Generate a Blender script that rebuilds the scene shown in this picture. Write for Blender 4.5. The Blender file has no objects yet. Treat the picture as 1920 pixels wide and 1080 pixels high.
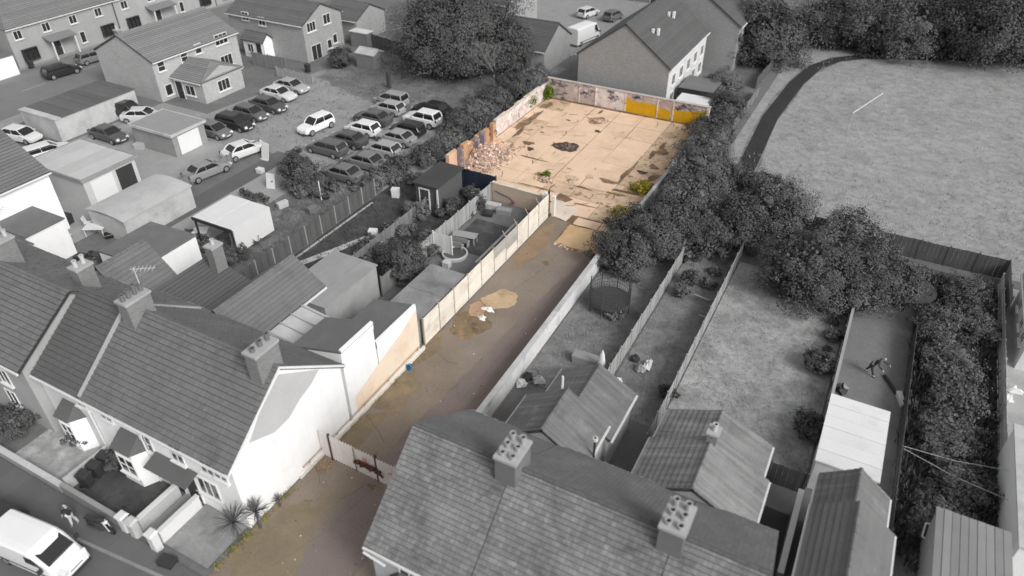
import bpy, math, random
import numpy as np
from mathutils import Vector, Matrix
random.seed(7); rng = np.random.default_rng(7)
R = math.radians
S = bpy.context.scene
COL = S.collection

# ---------------------------------------------------------------- camera, sky, sun, exposure
CAM_H, PITCH, AZ, FPX = 32.0, R(36.3), R(28.0), 1350.0
cd = bpy.data.cameras.new('camera'); cam = bpy.data.objects.new('camera', cd); COL.objects.link(cam)
cam.location = (0, 0, CAM_H); cam.rotation_euler = (R(90) - PITCH, 0, AZ)
cd.sensor_width = 36; cd.lens = FPX / 1920 * 36; cd.clip_start = .5; cd.clip_end = 3000
cd.dof.use_dof = True; cd.dof.focus_distance = 54; cd.dof.aperture_fstop = .135     # slight softness near and far
S.camera = cam
SUN_EL, SUN_AZ = R(37), R(112)      # soft sun from +X (the right), clockwise from +Y
SUN_DIR = Vector((math.cos(SUN_EL) * math.sin(SUN_AZ), math.cos(SUN_EL) * math.cos(SUN_AZ), math.sin(SUN_EL)))
w = bpy.data.worlds.new('World'); S.world = w; w.use_nodes = True
nt = w.node_tree; nt.nodes.clear()
sky = nt.nodes.new('ShaderNodeTexSky'); sky.sky_type = 'NISHITA'; sky.sun_disc = False
sky.sun_elevation = SUN_EL; sky.sun_rotation = SUN_AZ
sky.air_density = 1.0; sky.dust_density = 3.0
hs = nt.nodes.new('ShaderNodeHueSaturation'); hs.inputs['Saturation'].default_value = 0.06   # grey overcast cloud
bg = nt.nodes.new('ShaderNodeBackground'); bg.inputs['Strength'].default_value = 0.15
wo = nt.nodes.new('ShaderNodeOutputWorld')
nt.links.new(sky.outputs[0], hs.inputs['Color']); nt.links.new(hs.outputs[0], bg.inputs['Color']); nt.links.new(bg.outputs[0], wo.inputs[0])
sl = bpy.data.lights.new('sun', 'SUN'); sl.energy = 1.9; sl.angle = R(22); sl.color = (1, .985, .965)
so = bpy.data.objects.new('sun', sl); COL.objects.link(so)
so.rotation_euler = (-SUN_DIR).to_track_quat('-Z', 'Y').to_euler()
S.view_settings.view_transform = 'Standard'; S.view_settings.look = 'None'
S.view_settings.gamma = 1; S.view_settings.use_curve_mapping = False
S.view_settings.exposure = -0.02
try: S.cycles.max_bounces = 5
except Exception: pass

# ---------------------------------------------------------------- measuring the photograph: pixel -> point at height z
_f = (-math.sin(AZ), math.cos(AZ)); _r = (math.cos(AZ), math.sin(AZ))
def P(px, py, z=0.0):
    u = (px - 960) / FPX; v = (py - 540) / FPX; c, s = math.cos(PITCH), math.sin(PITCH)
    d = (_f[0]*c + u*_r[0] - v*_f[0]*s, _f[1]*c + u*_r[1] - v*_f[1]*s, -s - v*c)
    t = (z - CAM_H) / d[2]
    return (d[0]*t, d[1]*t, z)

# ---------------------------------------------------------------- materials
MATS = {}
def srgb(v):
    v = v / 255
    return v / 12.92 if v <= .04045 else ((v + .055) / 1.055) ** 2.4
def M(name, col, rough=.85, var=.18, sc=.6, fvar=.14, fsc=9, bump=.25, island=0, obj=0, metal=0, stains=(), brick=None, spec=.3, streak=None):
    """procedural: base colour x (large noise, fine noise, per-piece tone) + stains with a shape of their own"""
    if name in MATS: return MATS[name]
    m = bpy.data.materials.new(name); m.use_nodes = True; MATS[name] = m
    n = m.node_tree.nodes; L = m.node_tree.links
    b = n['Principled BSDF']; b.inputs['Roughness'].default_value = rough; b.inputs['Metallic'].default_value = metal
    b.inputs['Specular IOR Level'].default_value = spec
    if not isinstance(col, (tuple, list)): col = (col, col, col)
    tc = n.new('ShaderNodeTexCoord')
    def noise(scale, det=6, off=0, rg=.6):
        t = n.new('ShaderNodeTexNoise'); t.inputs['Scale'].default_value = scale; t.inputs['Detail'].default_value = det; t.inputs['Roughness'].default_value = rg
        if off:
            mp = n.new('ShaderNodeMapping'); mp.inputs['Location'].default_value = (off, off*1.7, off*.6)
            L.new(tc.outputs['Object'], mp.inputs[0]); L.new(mp.outputs[0], t.inputs['Vector'])
        else: L.new(tc.outputs['Object'], t.inputs['Vector'])
        return t.outputs['Fac']
    def math_(op, a, b_, c_=None):
        x = n.new('ShaderNodeMath'); x.operation = op
        for i, q in enumerate((a, b_, c_)):
            if q is None: continue
            if isinstance(q, (int, float)): x.inputs[i].default_value = q
            else: L.new(q, x.inputs[i])
        return x.outputs[0]
    fac = 1.0; fine = None
    def add(src, amp, mid=.5):
        nonlocal fac
        fac = math_('MULTIPLY_ADD', src, amp * 2, math_('ADD', fac, -amp * 2 * mid) if not isinstance(fac, (int, float)) else fac - amp * 2 * mid)
    if var: add(noise(sc, 5), var * 1.6)
    if fvar or bump:
        fine = noise(fsc, 8, 3.1, .7)
        if fvar: add(fine, fvar * 1.6)
    if island:
        g = n.new('ShaderNodeNewGeometry'); add(g.outputs['Random Per Island'], island)
    if obj:
        oi = n.new('ShaderNodeObjectInfo'); add(oi.outputs['Random'], obj)
    if streak:                                            # weather streaks running down the slope
        mp = n.new('ShaderNodeMapping'); mp.inputs['Scale'].default_value = {'x': (.22, 3.2, .22), 'y': (3.2, .22, .22), 'z': (2.5, 2.5, .2)}[streak[0]]
        tn = n.new('ShaderNodeTexNoise'); tn.inputs['Scale'].default_value = 1; tn.inputs['Detail'].default_value = 5; tn.inputs['Roughness'].default_value = .65
        L.new(tc.outputs['Object'], mp.inputs[0]); L.new(mp.outputs[0], tn.inputs['Vector']); add(tn.outputs['Fac'], streak[1])
    rgb = n.new('ShaderNodeRGB'); rgb.outputs[0].default_value = (*col, 1); cur = rgb.outputs[0]
    if brick:
        # brick = (mortar colour, course height): courses from height, bonds along the wall
        sx = n.new('ShaderNodeSeparateXYZ'); L.new(tc.outputs['Object'], sx.inputs[0])
        cx = n.new('ShaderNodeCombineXYZ'); L.new(math_('ADD', sx.outputs[0], sx.outputs[1]), cx.inputs[0]); L.new(sx.outputs[2], cx.inputs[1])
        bt = n.new('ShaderNodeTexBrick'); bt.inputs['Scale'].default_value = 1; bt.inputs['Brick Width'].default_value = .23; bt.inputs['Row Height'].default_value = .085
        bt.inputs['Mortar Size'].default_value = .012; bt.inputs['Color1'].default_value = (*[c*.85 for c in col], 1); bt.inputs['Color2'].default_value = (*[c*1.15 for c in col], 1)
        bt.inputs['Mortar'].default_value = (brick, brick, brick, 1); L.new(cx.outputs[0], bt.inputs['Vector']); cur = bt.outputs['Color']
    for i, st in enumerate(stains):
        scol, ssc, th, soft = st[:4]
        if not isinstance(scol, (tuple, list)): scol = (scol,) * 3
        mr = n.new('ShaderNodeMapRange'); mr.inputs['From Min'].default_value = th - soft; mr.inputs['From Max'].default_value = th + soft
        mr.inputs['To Max'].default_value = st[4] if len(st) > 4 else 1
        L.new(noise(ssc, 7, 11.3 * (i + 1), .62), mr.inputs['Value'])
        mx = n.new('ShaderNodeMix'); mx.data_type = 'RGBA'; L.new(mr.outputs[0], mx.inputs[0]); L.new(cur, mx.inputs[6]); mx.inputs[7].default_value = (*scol, 1)
        cur = mx.outputs[2]
    if not isinstance(fac, (int, float)):
        vm = n.new('ShaderNodeVectorMath'); vm.operation = 'SCALE'; L.new(cur, vm.inputs[0]); L.new(math_('MAXIMUM', fac, .08), vm.inputs['Scale']); cur = vm.outputs[0]
    L.new(cur, b.inputs['Base Color'])
    if bump and fine is not None:
        bp = n.new('ShaderNodeBump'); bp.inputs['Strength'].default_value = bump; bp.inputs['Distance'].default_value = .04
        L.new(fine, bp.inputs['Height']); L.new(bp.outputs[0], b.inputs['Normal'])
    return m
def G8(name, v, **k): return M(name, srgb(v), **k)

mGlass = M('window_glass', .035, rough=.08, var=.3, sc=1.5, fvar=0, bump=0, spec=.6)
mWhiteTrim = G8('white_trim', 226, var=.05, fvar=.05, bump=.03, rough=.5)
mDarkTrim = G8('dark_trim', 60, var=.1, fvar=.1, bump=.05, rough=.6)
mWhiteRender = M('white_render', .9, var=.03, fvar=.03, bump=.08, streak=('z', .08), stains=((.7, .5, .66, .12, .5),))
mPaleRender = M('pale_render', .68, var=.06, streak=('z', .1), fvar=.05, bump=.1, stains=((.5, .6, .62, .12, .6),))
mGreyRender = M('grey_render', .4, var=.08, fvar=.06, bump=.1, stains=((.3, .5, .58, .15, .6),))
mBrick = M('grey_brick', .31, brick=.42, var=.12, fvar=.1, bump=.15)
mBrickD = M('dark_brick', .2, brick=.27, var=.12, fvar=.1, bump=.15)
mBrickP = M('pale_brick', .4, brick=.5, var=.1, fvar=.08, bump=.15)
mTile = M('roof_tile', .165, island=.07, var=.14, sc=.5, fvar=.18, fsc=14, bump=.3, stains=((.10, .6, .62, .1, .5), (.25, 2.4, .68, .05, .6)))
mTileEdge = M('tile_edge_shadow', .08, var=.3, sc=.8, fvar=.2, bump=.1)  # dark tone paints the shadow line below each course of tiles
mTileD = M('roof_tile_dark', .115, island=.05, var=.1, sc=.5, fvar=.14, fsc=14, bump=.25)
mTileOld = M('roof_tile_weathered', .19, island=.13, var=.26, sc=.5, fvar=.25, fsc=12, bump=.4, stains=((.3, 2.1, .6, .07, .65), (.32, .5, .6, .14, .5), (.08, .8, .62, .08, .7)))
mSlate = M('slate', .165, island=.04, var=.2, sc=.5, fvar=.14, bump=.2, streak=('x', .7), stains=((.3, .9, .66, .1, .6),))
mSlateP = M('slate_pale', .23, island=.04, var=.22, sc=.5, fvar=.14, bump=.2, streak=('x', .85), stains=((.14, .7, .6, .1, .7),))
mFelt = M('roof_felt', .17, var=.12, sc=.4, fvar=.1, bump=.15, stains=((.24, .7, .62, .14, .5),))
mLead = M('lead_flashing', .4, var=.15, fvar=.1, bump=.1, rough=.6)
mPotClay = M('chimney_clay', .5, var=.1, fvar=.12, bump=.1)
mBlack = M('black_hole', .012, var=0, fvar=0, bump=0)
mConcreteG = M('pale_concrete', .52, var=.14, sc=.7, fvar=.14, bump=.2, stains=((.34, .7, .6, .12, .7),))
mConcreteD = M('grey_concrete', .3, var=.16, sc=.7, fvar=.16, bump=.2)
mWood = M('fence_timber', .2, var=.15, sc=1, fvar=.18, fsc=14, bump=.2, island=.15)
mWoodD = M('dark_timber', .1, var=.15, sc=1, fvar=.2, fsc=14, bump=.2, island=.15)
mWoodP = M('pale_timber', .34, var=.15, sc=1, fvar=.18, fsc=14, bump=.2, island=.15)
mTyre = M('tyre_rubber', .02, var=.1, fvar=.1, bump=.05)
mRim = M('alloy_rim', .5, rough=.35, metal=.7, var=0, fvar=0, bump=0)
mLamp = M('lamp_lens', .75, rough=.15, var=0, fvar=0, bump=0, spec=.6)
mTail = M('tail_lens', .09, rough=.2, var=0, fvar=0, bump=0, spec=.6)
mCarGlass = M('car_glass', .022, rough=.06, var=0, fvar=0, bump=0, spec=.7)
mLeafD = M('leaf_dark', .112, island=.2, var=.45, sc=.45, fvar=0, bump=0, rough=1, spec=0)
mLeafM = M('leaf_mid', .16, island=.2, var=.45, sc=.45, fvar=0, bump=0, rough=1, spec=0)
mLeafL = M('leaf_light', .17, island=.45, var=.3, sc=.4, fvar=0, bump=0, rough=.95, spec=.05)
mLeafG = M('leaf_green', (.13, .19, .025), island=.5, var=.3, sc=1, fvar=0, bump=0, rough=.95, spec=.05)
mLeafY = M('leaf_yellow_green', (.32, .27, .05), island=.5, var=.3, sc=1, fvar=0, bump=0, rough=.95, spec=.05)
mBark = M('bark', .09, var=.2, sc=2, fvar=.3, fsc=14, bump=.4)
mTwig = M('bare_twig', .2, var=.2, sc=2, fvar=.3, fsc=14, bump=.2)
mMetalP = M('pale_metal', .6, rough=.45, var=.1, fvar=.06, bump=.05)
mMetalD = M('dark_metal', .07, rough=.5, var=.15, fvar=.1, bump=.05)
mPlasticD = M('dark_plastic', .045, rough=.5, var=.1, fvar=.05, bump=0)
mPlasticL = M('light_plastic', .7, rough=.5, var=.05, fvar=.03, bump=0)
mTerra = M('pot_grey', .22, var=.1, fvar=.1, bump=.05)

# ---------------------------------------------------------------- mesh building
class B:
    """collects shapes, then makes ONE mesh object"""
    def __init__(s): s.v = []; s.f = []
    def poly(s, pts): k = len(s.v); s.v += [tuple(p) for p in pts]; s.f.append(tuple(range(k, k + len(pts)))); return s
    def mesh(s, vs, fs): k = len(s.v); s.v += [tuple(p) for p in vs]; s.f += [tuple(i + k for i in f) for f in fs]; return s
    def box(s, x0, x1, y0, y1, z0, z1):
        return s.mesh([(x0,y0,z0),(x1,y0,z0),(x1,y1,z0),(x0,y1,z0),(x0,y0,z1),(x1,y0,z1),(x1,y1,z1),(x0,y1,z1)],
                      [(3,2,1,0),(4,5,6,7),(0,1,5,4),(1,2,6,5),(2,3,7,6),(3,0,4,7)])
    def obox(s, c, ax, ay, az):
        """box from centre and three half-axis vectors"""
        c, ax, ay, az = map(Vector, (c, ax, ay, az)); vs = []
        for k in (-1, 1):
            for i, j in ((-1,-1),(1,-1),(1,1),(-1,1)): vs.append(c + ax*i + ay*j + az*k)
        return s.mesh(vs, [(3,2,1,0),(4,5,6,7),(0,1,5,4),(1,2,6,5),(2,3,7,6),(3,0,4,7)])
    def prism(s, pts, z0, z1):
        n = len(pts); vs = [(p[0], p[1], z0) for p in pts] + [(p[0], p[1], z1) for p in pts]
        a = sum(pts[i][0]*pts[(i+1)%n][1] - pts[(i+1)%n][0]*pts[i][1] for i in range(n))
        fs = [tuple(range(n-1, -1, -1)), tuple(range(n, 2*n))] + [(i, (i+1)%n, n+(i+1)%n, n+i) for i in range(n)]
        if a < 0: fs = [f[::-1] for f in fs]
        return s.mesh(vs, fs)
    def slab(s, pts, th):
        """polygon of 3-D points given thickness downwards along its normal"""
        pts = [Vector(p) for p in pts]; q = []
        for p in pts:
            if not q or (p - q[-1]).length > 1e-4: q.append(p)
        if (q[0] - q[-1]).length < 1e-4: q.pop()
        pts = q; n = len(pts); nn = Vector((0,0,0))
        for i in range(n): nn += pts[i].cross(pts[(i+1)%n])
        nn.normalize()
        if nn.z < 0: pts = pts[::-1]; nn = -nn
        vs = pts + [p - nn*th for p in pts]
        return s.mesh(vs, [tuple(range(n)), tuple(range(2*n-1, n-1, -1))] + [(i, n+i, n+(i+1)%n, (i+1)%n) for i in range(n)])
    def tube(s, a, b, r0, r1=None, n=8, cap=True):
        a, b = Vector(a), Vector(b); r1 = r0 if r1 is None else r1; d = (b - a).normalized()
        u = d.orthogonal().normalized(); w_ = d.cross(u); vs = []
        for p, r in ((a, r0), (b, r1)):
            for i in range(n): t = 2*math.pi*i/n; vs.append(p + (u*math.cos(t) + w_*math.sin(t))*r)
        fs = [(i, (i+1)%n, n+(i+1)%n, n+i) for i in range(n)]
        if cap: fs += [tuple(range(n-1, -1, -1)), tuple(range(n, 2*n))]
        return s.mesh(vs, fs)
    def path(s, pts, r, n=6):
        for i in range(len(pts)-1): s.tube(pts[i], pts[i+1], r if not isinstance(r, (list, tuple)) else r[i], None if not isinstance(r, (list, tuple)) else r[i+1], n)
        return s
    def lathe(s, c, prof, n=14):
        """prof: (radius, z) from bottom to top"""
        k = len(prof); vs = [(c[0]+r*math.cos(2*math.pi*i/n), c[1]+r*math.sin(2*math.pi*i/n), c[2]+z) for r, z in prof for i in range(n)]
        fs = [(a*n+i, a*n+(i+1)%n, (a+1)*n+(i+1)%n, (a+1)*n+i) for a in range(k-1) for i in range(n)]
        fs += [tuple(range(n-1, -1, -1)), tuple(range((k-1)*n, k*n))]
        return s.mesh(vs, fs)
    def loft(s, rings):
        n = len(rings[0]); vs = [p for r in rings for p in r]
        fs = [(a*n+i, a*n+(i+1)%n, (a+1)*n+(i+1)%n, (a+1)*n+i) for a in range(len(rings)-1) for i in range(n)]
        fs += [tuple(range(n-1, -1, -1)), tuple(range((len(rings)-1)*n, len(rings)*n))]
        return s.mesh(vs, fs)
    def data(s, name, mat, off=(0,0,0), smooth=False):
        me = bpy.data.meshes.new(name); ox, oy, oz = off
        me.from_pydata([(x-ox, y-oy, z-oz) for x, y, z in s.v], [], s.f); me.materials.append(mat)
        if smooth: me.polygons.foreach_set('use_smooth', [True]*len(me.polygons))
        me.update(); return me
def root(o):
    while o.parent: o = o.parent
    return o
def obj(name, b, mat, parent=None, smooth=False, local=False):
    off = (0,0,0) if (parent is None or local) else tuple(root(parent).location)
    me = b if isinstance(b, bpy.types.Mesh) else b.data(name, mat, off, smooth)
    o = bpy.data.objects.new(name, me); COL.objects.link(o); o.parent = parent
    return o
def tag(o, label, cat, group=None):
    o['label'] = label; o['category'] = cat
    if group: o['group'] = group
    return o
def thing(name, label, cat, loc=(0,0,0), rz=0, group=None):
    o = bpy.data.objects.new(name, None); COL.objects.link(o); o.empty_display_size = .3
    o.location = loc; o.rotation_euler = (0,0,rz); return tag(o, label, cat, group)
def solo(name, b, mat, label, cat, group=None, smooth=False):
    """a thing that is one mesh: origin moved to its base"""
    xs = np.array(b.v); c = (float(xs[:,0].mean()), float(xs[:,1].mean()), float(xs[:,2].min()))
    o = bpy.data.objects.new(name, b.data(name, mat, c, smooth)); o.location = c; COL.objects.link(o)
    return tag(o, label, cat, group)
def struct(name, b, mat):
    o = obj(name, b, mat); o['kind'] = 'structure'; return o
def stuff(o): o['kind'] = 'stuff'; return o
def sheet(name, pts, z, mat):
    pts = [(p[0], p[1]) for p in pts]
    a = sum(pts[i][0]*pts[(i+1)%len(pts)][1] - pts[(i+1)%len(pts)][0]*pts[i][1] for i in range(len(pts)))
    if a < 0: pts = pts[::-1]
    return struct(name, B().poly([(x, y, z) for x, y in pts]), mat)
def rect(x0, x1, y0, y1): return [(x0,y0),(x1,y0),(x1,y1),(x0,y1)]
def blob(cx, cy, rx, ry, n=26, rough=.25, seed=0):
    r_ = random.Random(seed); ph = [r_.uniform(0, 6.28) for _ in range(5)]
    return [(cx + rx*k*math.cos(t), cy + ry*k*math.sin(t)) for t in [2*math.pi*i/n for i in range(n)]
            for k in [1 + rough*(.5*math.sin(2*t+ph[0]) + .35*math.sin(3*t+ph[1]) + .3*math.sin(5*t+ph[2]) + .2*math.sin(9*t+ph[3])) + r_.uniform(-.06, .06)]]
def jag(pts, step=.4, amp=.08, seed=0):
    """polygon outline broken up like a crumbling edge"""
    r_ = random.Random(seed); out = []
    for i in range(len(pts)):
        a, b = pts[i], pts[(i+1) % len(pts)]; L = math.dist(a[:2], b[:2]); n = max(1, int(L/step))
        for k in range(n):
            t = k/n; j = amp if k else amp*.4
            out.append((a[0]+(b[0]-a[0])*t + r_.uniform(-j, j), a[1]+(b[1]-a[1])*t + r_.uniform(-j, j)))
    return out
def lerp(a, b, t): return Vector(a)*(1-t) + Vector(b)*t
# ---------------------------------------------------------------- builders: roofs, windows, houses
def slope(t, e0, e1, r1, r0, mat, name='roof', tiles='course', th=.14, seed=0, pitch=.3, tw=.3):
    """one roof plane: eave e0->e1, ridge r0->r1. A solid slab with courses of tiles lying on it"""
    o = obj(name, B().slab([e0, e1, r1, r0], th), mTileEdge if tiles else mat, t)
    if not tiles: return o
    e0, e1, r0, r1 = map(Vector, (e0, e1, r0, r1)); nn = (e1-e0).cross(r0-e0)
    if nn.length < 1e-6: nn = (e1-e0).cross(r1-e0)
    nn.normalize()
    if nn.z < 0: nn = -nn
    L = max((r0-e0).length, (r1-e1).length) if (r0-r1).length < .01 else ((r0+r1)/2-(e0+e1)/2).length
    n = max(2, int(L / pitch)); b = B(); q = random.Random(seed)
    gf = .13 if tiles == 'tile' else .025
    for k in range(n):
        a0, b0 = lerp(e0, r0, (k+gf)/n), lerp(e1, r1, (k+gf)/n); a1, b1 = lerp(e0, r0, (k+1)/n), lerp(e1, r1, (k+1)/n)
        m = max(1, int((b0-a0).length / tw)) if tiles == 'tile' else 1
        sh = (.5/m if k % 2 else 0) if tiles == 'tile' else 0
        cuts = [0] + [min(1, max(0, (i + sh)/m)) for i in range(1 if not sh else 0, m)] + [1]
        for i in range(len(cuts)-1):
            u0, u1 = cuts[i], cuts[i+1]
            if u1 - u0 < 1e-3: continue
            h = .065 + (q.uniform(-.010, .010) if tiles == 'tile' else q.uniform(-.004, .004)) - (.02 if tiles != 'tile' else 0); g = .003/max(.3, (b0-a0).length) if tiles == 'tile' else 0
            p0, p1, p2, p3 = lerp(a0,b0,u0+g)+nn*h, lerp(a0,b0,u1-g)+nn*(h + (q.uniform(-.008,.008) if tiles == 'tile' else 0)), lerp(a1,b1,u1-g)+nn*.012, lerp(a1,b1,u0+g)+nn*.012
            d0, d1 = lerp(a0,b0,u0+g)+nn*.002, lerp(a0,b0,u1-g)+nn*.002
            b.mesh([p0,p1,p2,p3,d0,d1], [(0,1,2,3),(4,5,1,0)])
    tl = stuff(obj('roof_tiles', b, mat, o)); tl.data.materials.append(mTileEdge)
    tl.data.polygons.foreach_set('material_index', np.arange(len(b.f)) % 2); return o
def ridge_tiles(t, a, b_, mat, r=.11, name='ridge_tile'):
    a, b_ = Vector(a), Vector(b_); L = (b_-a).length; n = max(1, int(L/.45)); b = B()
    for i in range(n):
        p, q = lerp(a, b_, i/n), lerp(a, b_, (i+.96)/n); b.tube(p, q, r*(1.0 if i % 2 else .94), None, 7)
    return stuff(obj(name + 's', b, mat, t))
NV = {'+x': Vector((1,0,0)), '-x': Vector((-1,0,0)), '+y': Vector((0,1,0)), '-y': Vector((0,-1,0))}
def win(t, c, nrm, w_, h, cols=2, rows=1, frame=None, sill=True, glass=None, name='window', fw=.07, proud=.05):
    """window: frame ring with mullions (part) > panes, sill (sub-parts)"""
    frame = frame or mWhiteTrim; n = NV[nrm]; u = Vector((-n.y, n.x, 0)); z = Vector((0,0,1)); c = Vector(c); b = B()
    def bar(x0, x1, z0, z1, d0=-.04, d1=proud):
        cc = c + u*((x0+x1)/2) + z*((z0+z1)/2) + n*((d0+d1)/2); b.obox(cc, u*((x1-x0)/2), n*((d1-d0)/2), z*((z1-z0)/2))
    bar(-w_/2, w_/2, h/2-fw, h/2); bar(-w_/2, w_/2, -h/2, -h/2+fw)
    bar(-w_/2, -w_/2+fw, -h/2+fw, h/2-fw); bar(w_/2-fw, w_/2, -h/2+fw, h/2-fw)
    iw, ih = w_-2*fw, h-2*fw; mw = fw*.7
    for i in range(1, cols): x = -iw/2 + iw*i/cols; bar(x-mw/2, x+mw/2, -h/2+fw, h/2-fw)
    for j in range(1, rows):
        zz = -ih/2 + ih*j/rows
        for i in range(cols): bar(-iw/2+iw*i/cols + (mw/2 if i else 0), -iw/2+iw*(i+1)/cols - (mw/2 if i < cols-1 else 0), zz-mw/2, zz+mw/2)
    f = obj(name, b, frame, t)
    for i in range(cols):
        for j in range(rows):
            cc = c + u*(-iw/2 + iw*(i+.5)/cols) + z*(-ih/2 + ih*(j+.5)/rows) + n*.008
            obj('pane', B().obox(cc, u*(iw/cols/2-.001), n*.012, z*(ih/rows/2-.001)), glass or mGlass, f)
    if sill: obj('sill', B().obox(c + n*.075 - z*(h/2+.05), u*(w_/2+.08), n*.09, z*.04), mLead if frame is not mWhiteTrim else mWhiteTrim, f)
    return f
def door(t, c, nrm, w_=.9, h=2.05, mat=None, name='door'):
    n = NV[nrm]; u = Vector((-n.y, n.x, 0)); z = Vector((0,0,1)); c = Vector(c)
    d = obj(name, B().obox(c + z*h/2 + n*.02, u*w_/2, n*.03, z*h/2), mat or mDarkTrim, t)
    b = B()
    for s in (-1, 1): b.obox(c + z*h/2 + u*s*(w_/2+.05) + n*.03, u*.05, n*.05, z*h/2)
    b.obox(c + z*(h+.05) + n*.03, u*(w_/2+.1), n*.05, z*.05); obj('frame', b, mWhiteTrim, d)
    obj('handle', B().obox(c + z*1.0 + u*(w_*.38) + n*.08, u*.06, n*.02, z*.02), mMetalP, d); return d
def gable_shell(x0, x1, y0, y1, z0, ze, zr, axis, off=.5):
    b = B()
    if axis == 'x':
        ym = y0 + (y1-y0)*off; pr = [(y0,z0),(y1,z0),(y1,ze),(ym,zr),(y0,ze)]
        A = [(x0, y, z) for y, z in pr]; C = [(x1, y, z) for y, z in pr]
    else:
        xm = x0 + (x1-x0)*off; pr = [(x0,z0),(x1,z0),(x1,ze),(xm,zr),(x0,ze)]
        A = [(x, y1, z) for x, z in pr]; C = [(x, y0, z) for x, z in pr]
    n = 5; b.mesh(A + C, [tuple(range(4,-1,-1)), tuple(range(5,10))] + [(i, (i+1)%n, n+(i+1)%n, n+i) for i in (0,1,4)])
    return b
def house(name, label, cat, x0, x1, y0, y1, ze, zr, axis, wall, roof, ov=.28, pitch=.3, tw=.3, vo=.12, tiles='course', off=.5, z0=-.3, group=None, seed=0, gutters=True, ridge=None, ends=(True, True), hip=(0, 0), base=None):
    """gable-roofed building: wall shell, two roof planes, ridge tiles, gutters"""
    t = thing(name, label, cat, ((x0+x1)/2, (y0+y1)/2, 0), 0, group)
    dz = -.02
    obj('wall', gable_shell(x0, x1, y0, y1, z0, ze, zr - .02, axis, off), wall, t)
    v0 = vo if ends[0] else -.003; v1 = vo if ends[1] else -.003; up = .17
    if axis == 'x':
        ym = y0 + (y1-y0)*off; s0 = (zr-ze)/(ym-y0); s1 = (zr-ze)/(y1-ym)
        a, c = x0 - v0, x1 + v1
        F = [(a, y0-ov, ze-ov*s0+up), (c, y0-ov, ze-ov*s0+up)]; K = [(c, y1+ov, ze-ov*s1+up), (a, y1+ov, ze-ov*s1+up)]
        rA, rB = (a + hip[0], ym, zr+up), (c - hip[1], ym, zr+up)
        slope(t, F[0], F[1], rB, rA, roof, tiles=tiles, pitch=pitch, tw=tw, seed=seed); slope(t, K[0], K[1], rA, rB, roof, tiles=tiles, pitch=pitch, tw=tw, seed=seed+1)
        if hip[0]: slope(t, K[1], F[0], rA, rA, roof, tiles=tiles, pitch=pitch, tw=tw, seed=seed+2)
        if hip[1]: slope(t, F[1], K[0], rB, rB, roof, tiles=tiles, pitch=pitch, tw=tw, seed=seed+3)
        ridge_tiles(t, rA, rB, ridge or roof)
        if gutters:
            for (p, q, sg) in ((F[0], F[1], -1), (K[0], K[1], 1)):
                obj('gutter', B().box(min(p[0],q[0]), max(p[0],q[0]), min(p[1]+sg*.01, p[1]+sg*.11), max(p[1]+sg*.01, p[1]+sg*.11), p[2]-.16, p[2]-.05), mWhiteTrim if gutters is True else gutters, t)
    else:
        xm = x0 + (x1-x0)*off; s0 = (zr-ze)/(xm-x0); s1 = (zr-ze)/(x1-xm)
        a, c = y0 - v0, y1 + v1
        F = [(x0-ov, c, ze-ov*s0+up), (x0-ov, a, ze-ov*s0+up)]; K = [(x1+ov, a, ze-ov*s1+up), (x1+ov, c, ze-ov*s1+up)]
        rA, rB = (xm, a + hip[0], zr+up), (xm, c - hip[1], zr+up)
        slope(t, F[0], F[1], rA, rB, roof, tiles=tiles, pitch=pitch, tw=tw, seed=seed); slope(t, K[0], K[1], rB, rA, roof, tiles=tiles, pitch=pitch, tw=tw, seed=seed+1)
        if hip[0]: slope(t, F[1], K[0], rA, rA, roof, tiles=tiles, pitch=pitch, tw=tw, seed=seed+2)
        if hip[1]: slope(t, K[1], F[0], rB, rB, roof, tiles=tiles, pitch=pitch, tw=tw, seed=seed+3)
        ridge_tiles(t, rA, rB, ridge or roof)
        if gutters:
            for (p, q, sg) in ((F[0], F[1], -1), (K[0], K[1], 1)):
                obj('gutter', B().box(min(p[0]+sg*.01, p[0]+sg*.11), max(p[0]+sg*.01, p[0]+sg*.11), min(p[1],q[1]), max(p[1],q[1]), p[2]-.16, p[2]-.05), mWhiteTrim if gutters is True else gutters, t)
    return t
def lean_roof(t, e0, e1, r1, r0, roof, tiles='course', seed=0, name='roof'): return slope(t, e0, e1, r1, r0, roof, name=name, tiles=tiles, seed=seed)
def chimney(t, x, y, zb, zt, wx, wy, pots, mat=None, potmat=None, rows=1, ph=.42):
    """chimney stack (part) > cap, pots with dark flue mouths (sub-parts)"""
    c = obj('chimney', B().box(x-wx/2, x+wx/2, y-wy/2, y+wy/2, zb, zt-.1), mat or mBrickD, t)
    obj('cap', B().box(x-wx/2-.06, x+wx/2+.06, y-wy/2-.06, y+wy/2+.06, zt-.1, zt+.04), mLead, c)
    for i in range(pots):
        r, k = divmod(i, (pots + rows - 1)//rows); m = (pots + rows - 1)//rows
        px = x + (0 if rows == 1 else (r-.5)*wx*.5); py = y - wy/2 + wy*(k+.5)/m
        h = ph + .1*((i*7) % 3)
        obj('chimney_pot', B().lathe((px, py, zt+.04), [(.13,0),(.115,h*.75),(.145,h*.8),(.145,h),(.095,h),(.095,h-.12)], 12), potmat or mPotClay, c)
        obj('flue_mouth', B().lathe((px, py, zt+.04+h-.11), [(.095,0),(.095,.035)], 10), mBlack, c)
    obj('flashing', B().box(x-wx/2-.1, x+wx/2+.1, y-wy/2-.1, y+wy/2+.1, zb, zb+.22 if zt-zb < 2 else zb+.1), mLead, c)
    return c
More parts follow.
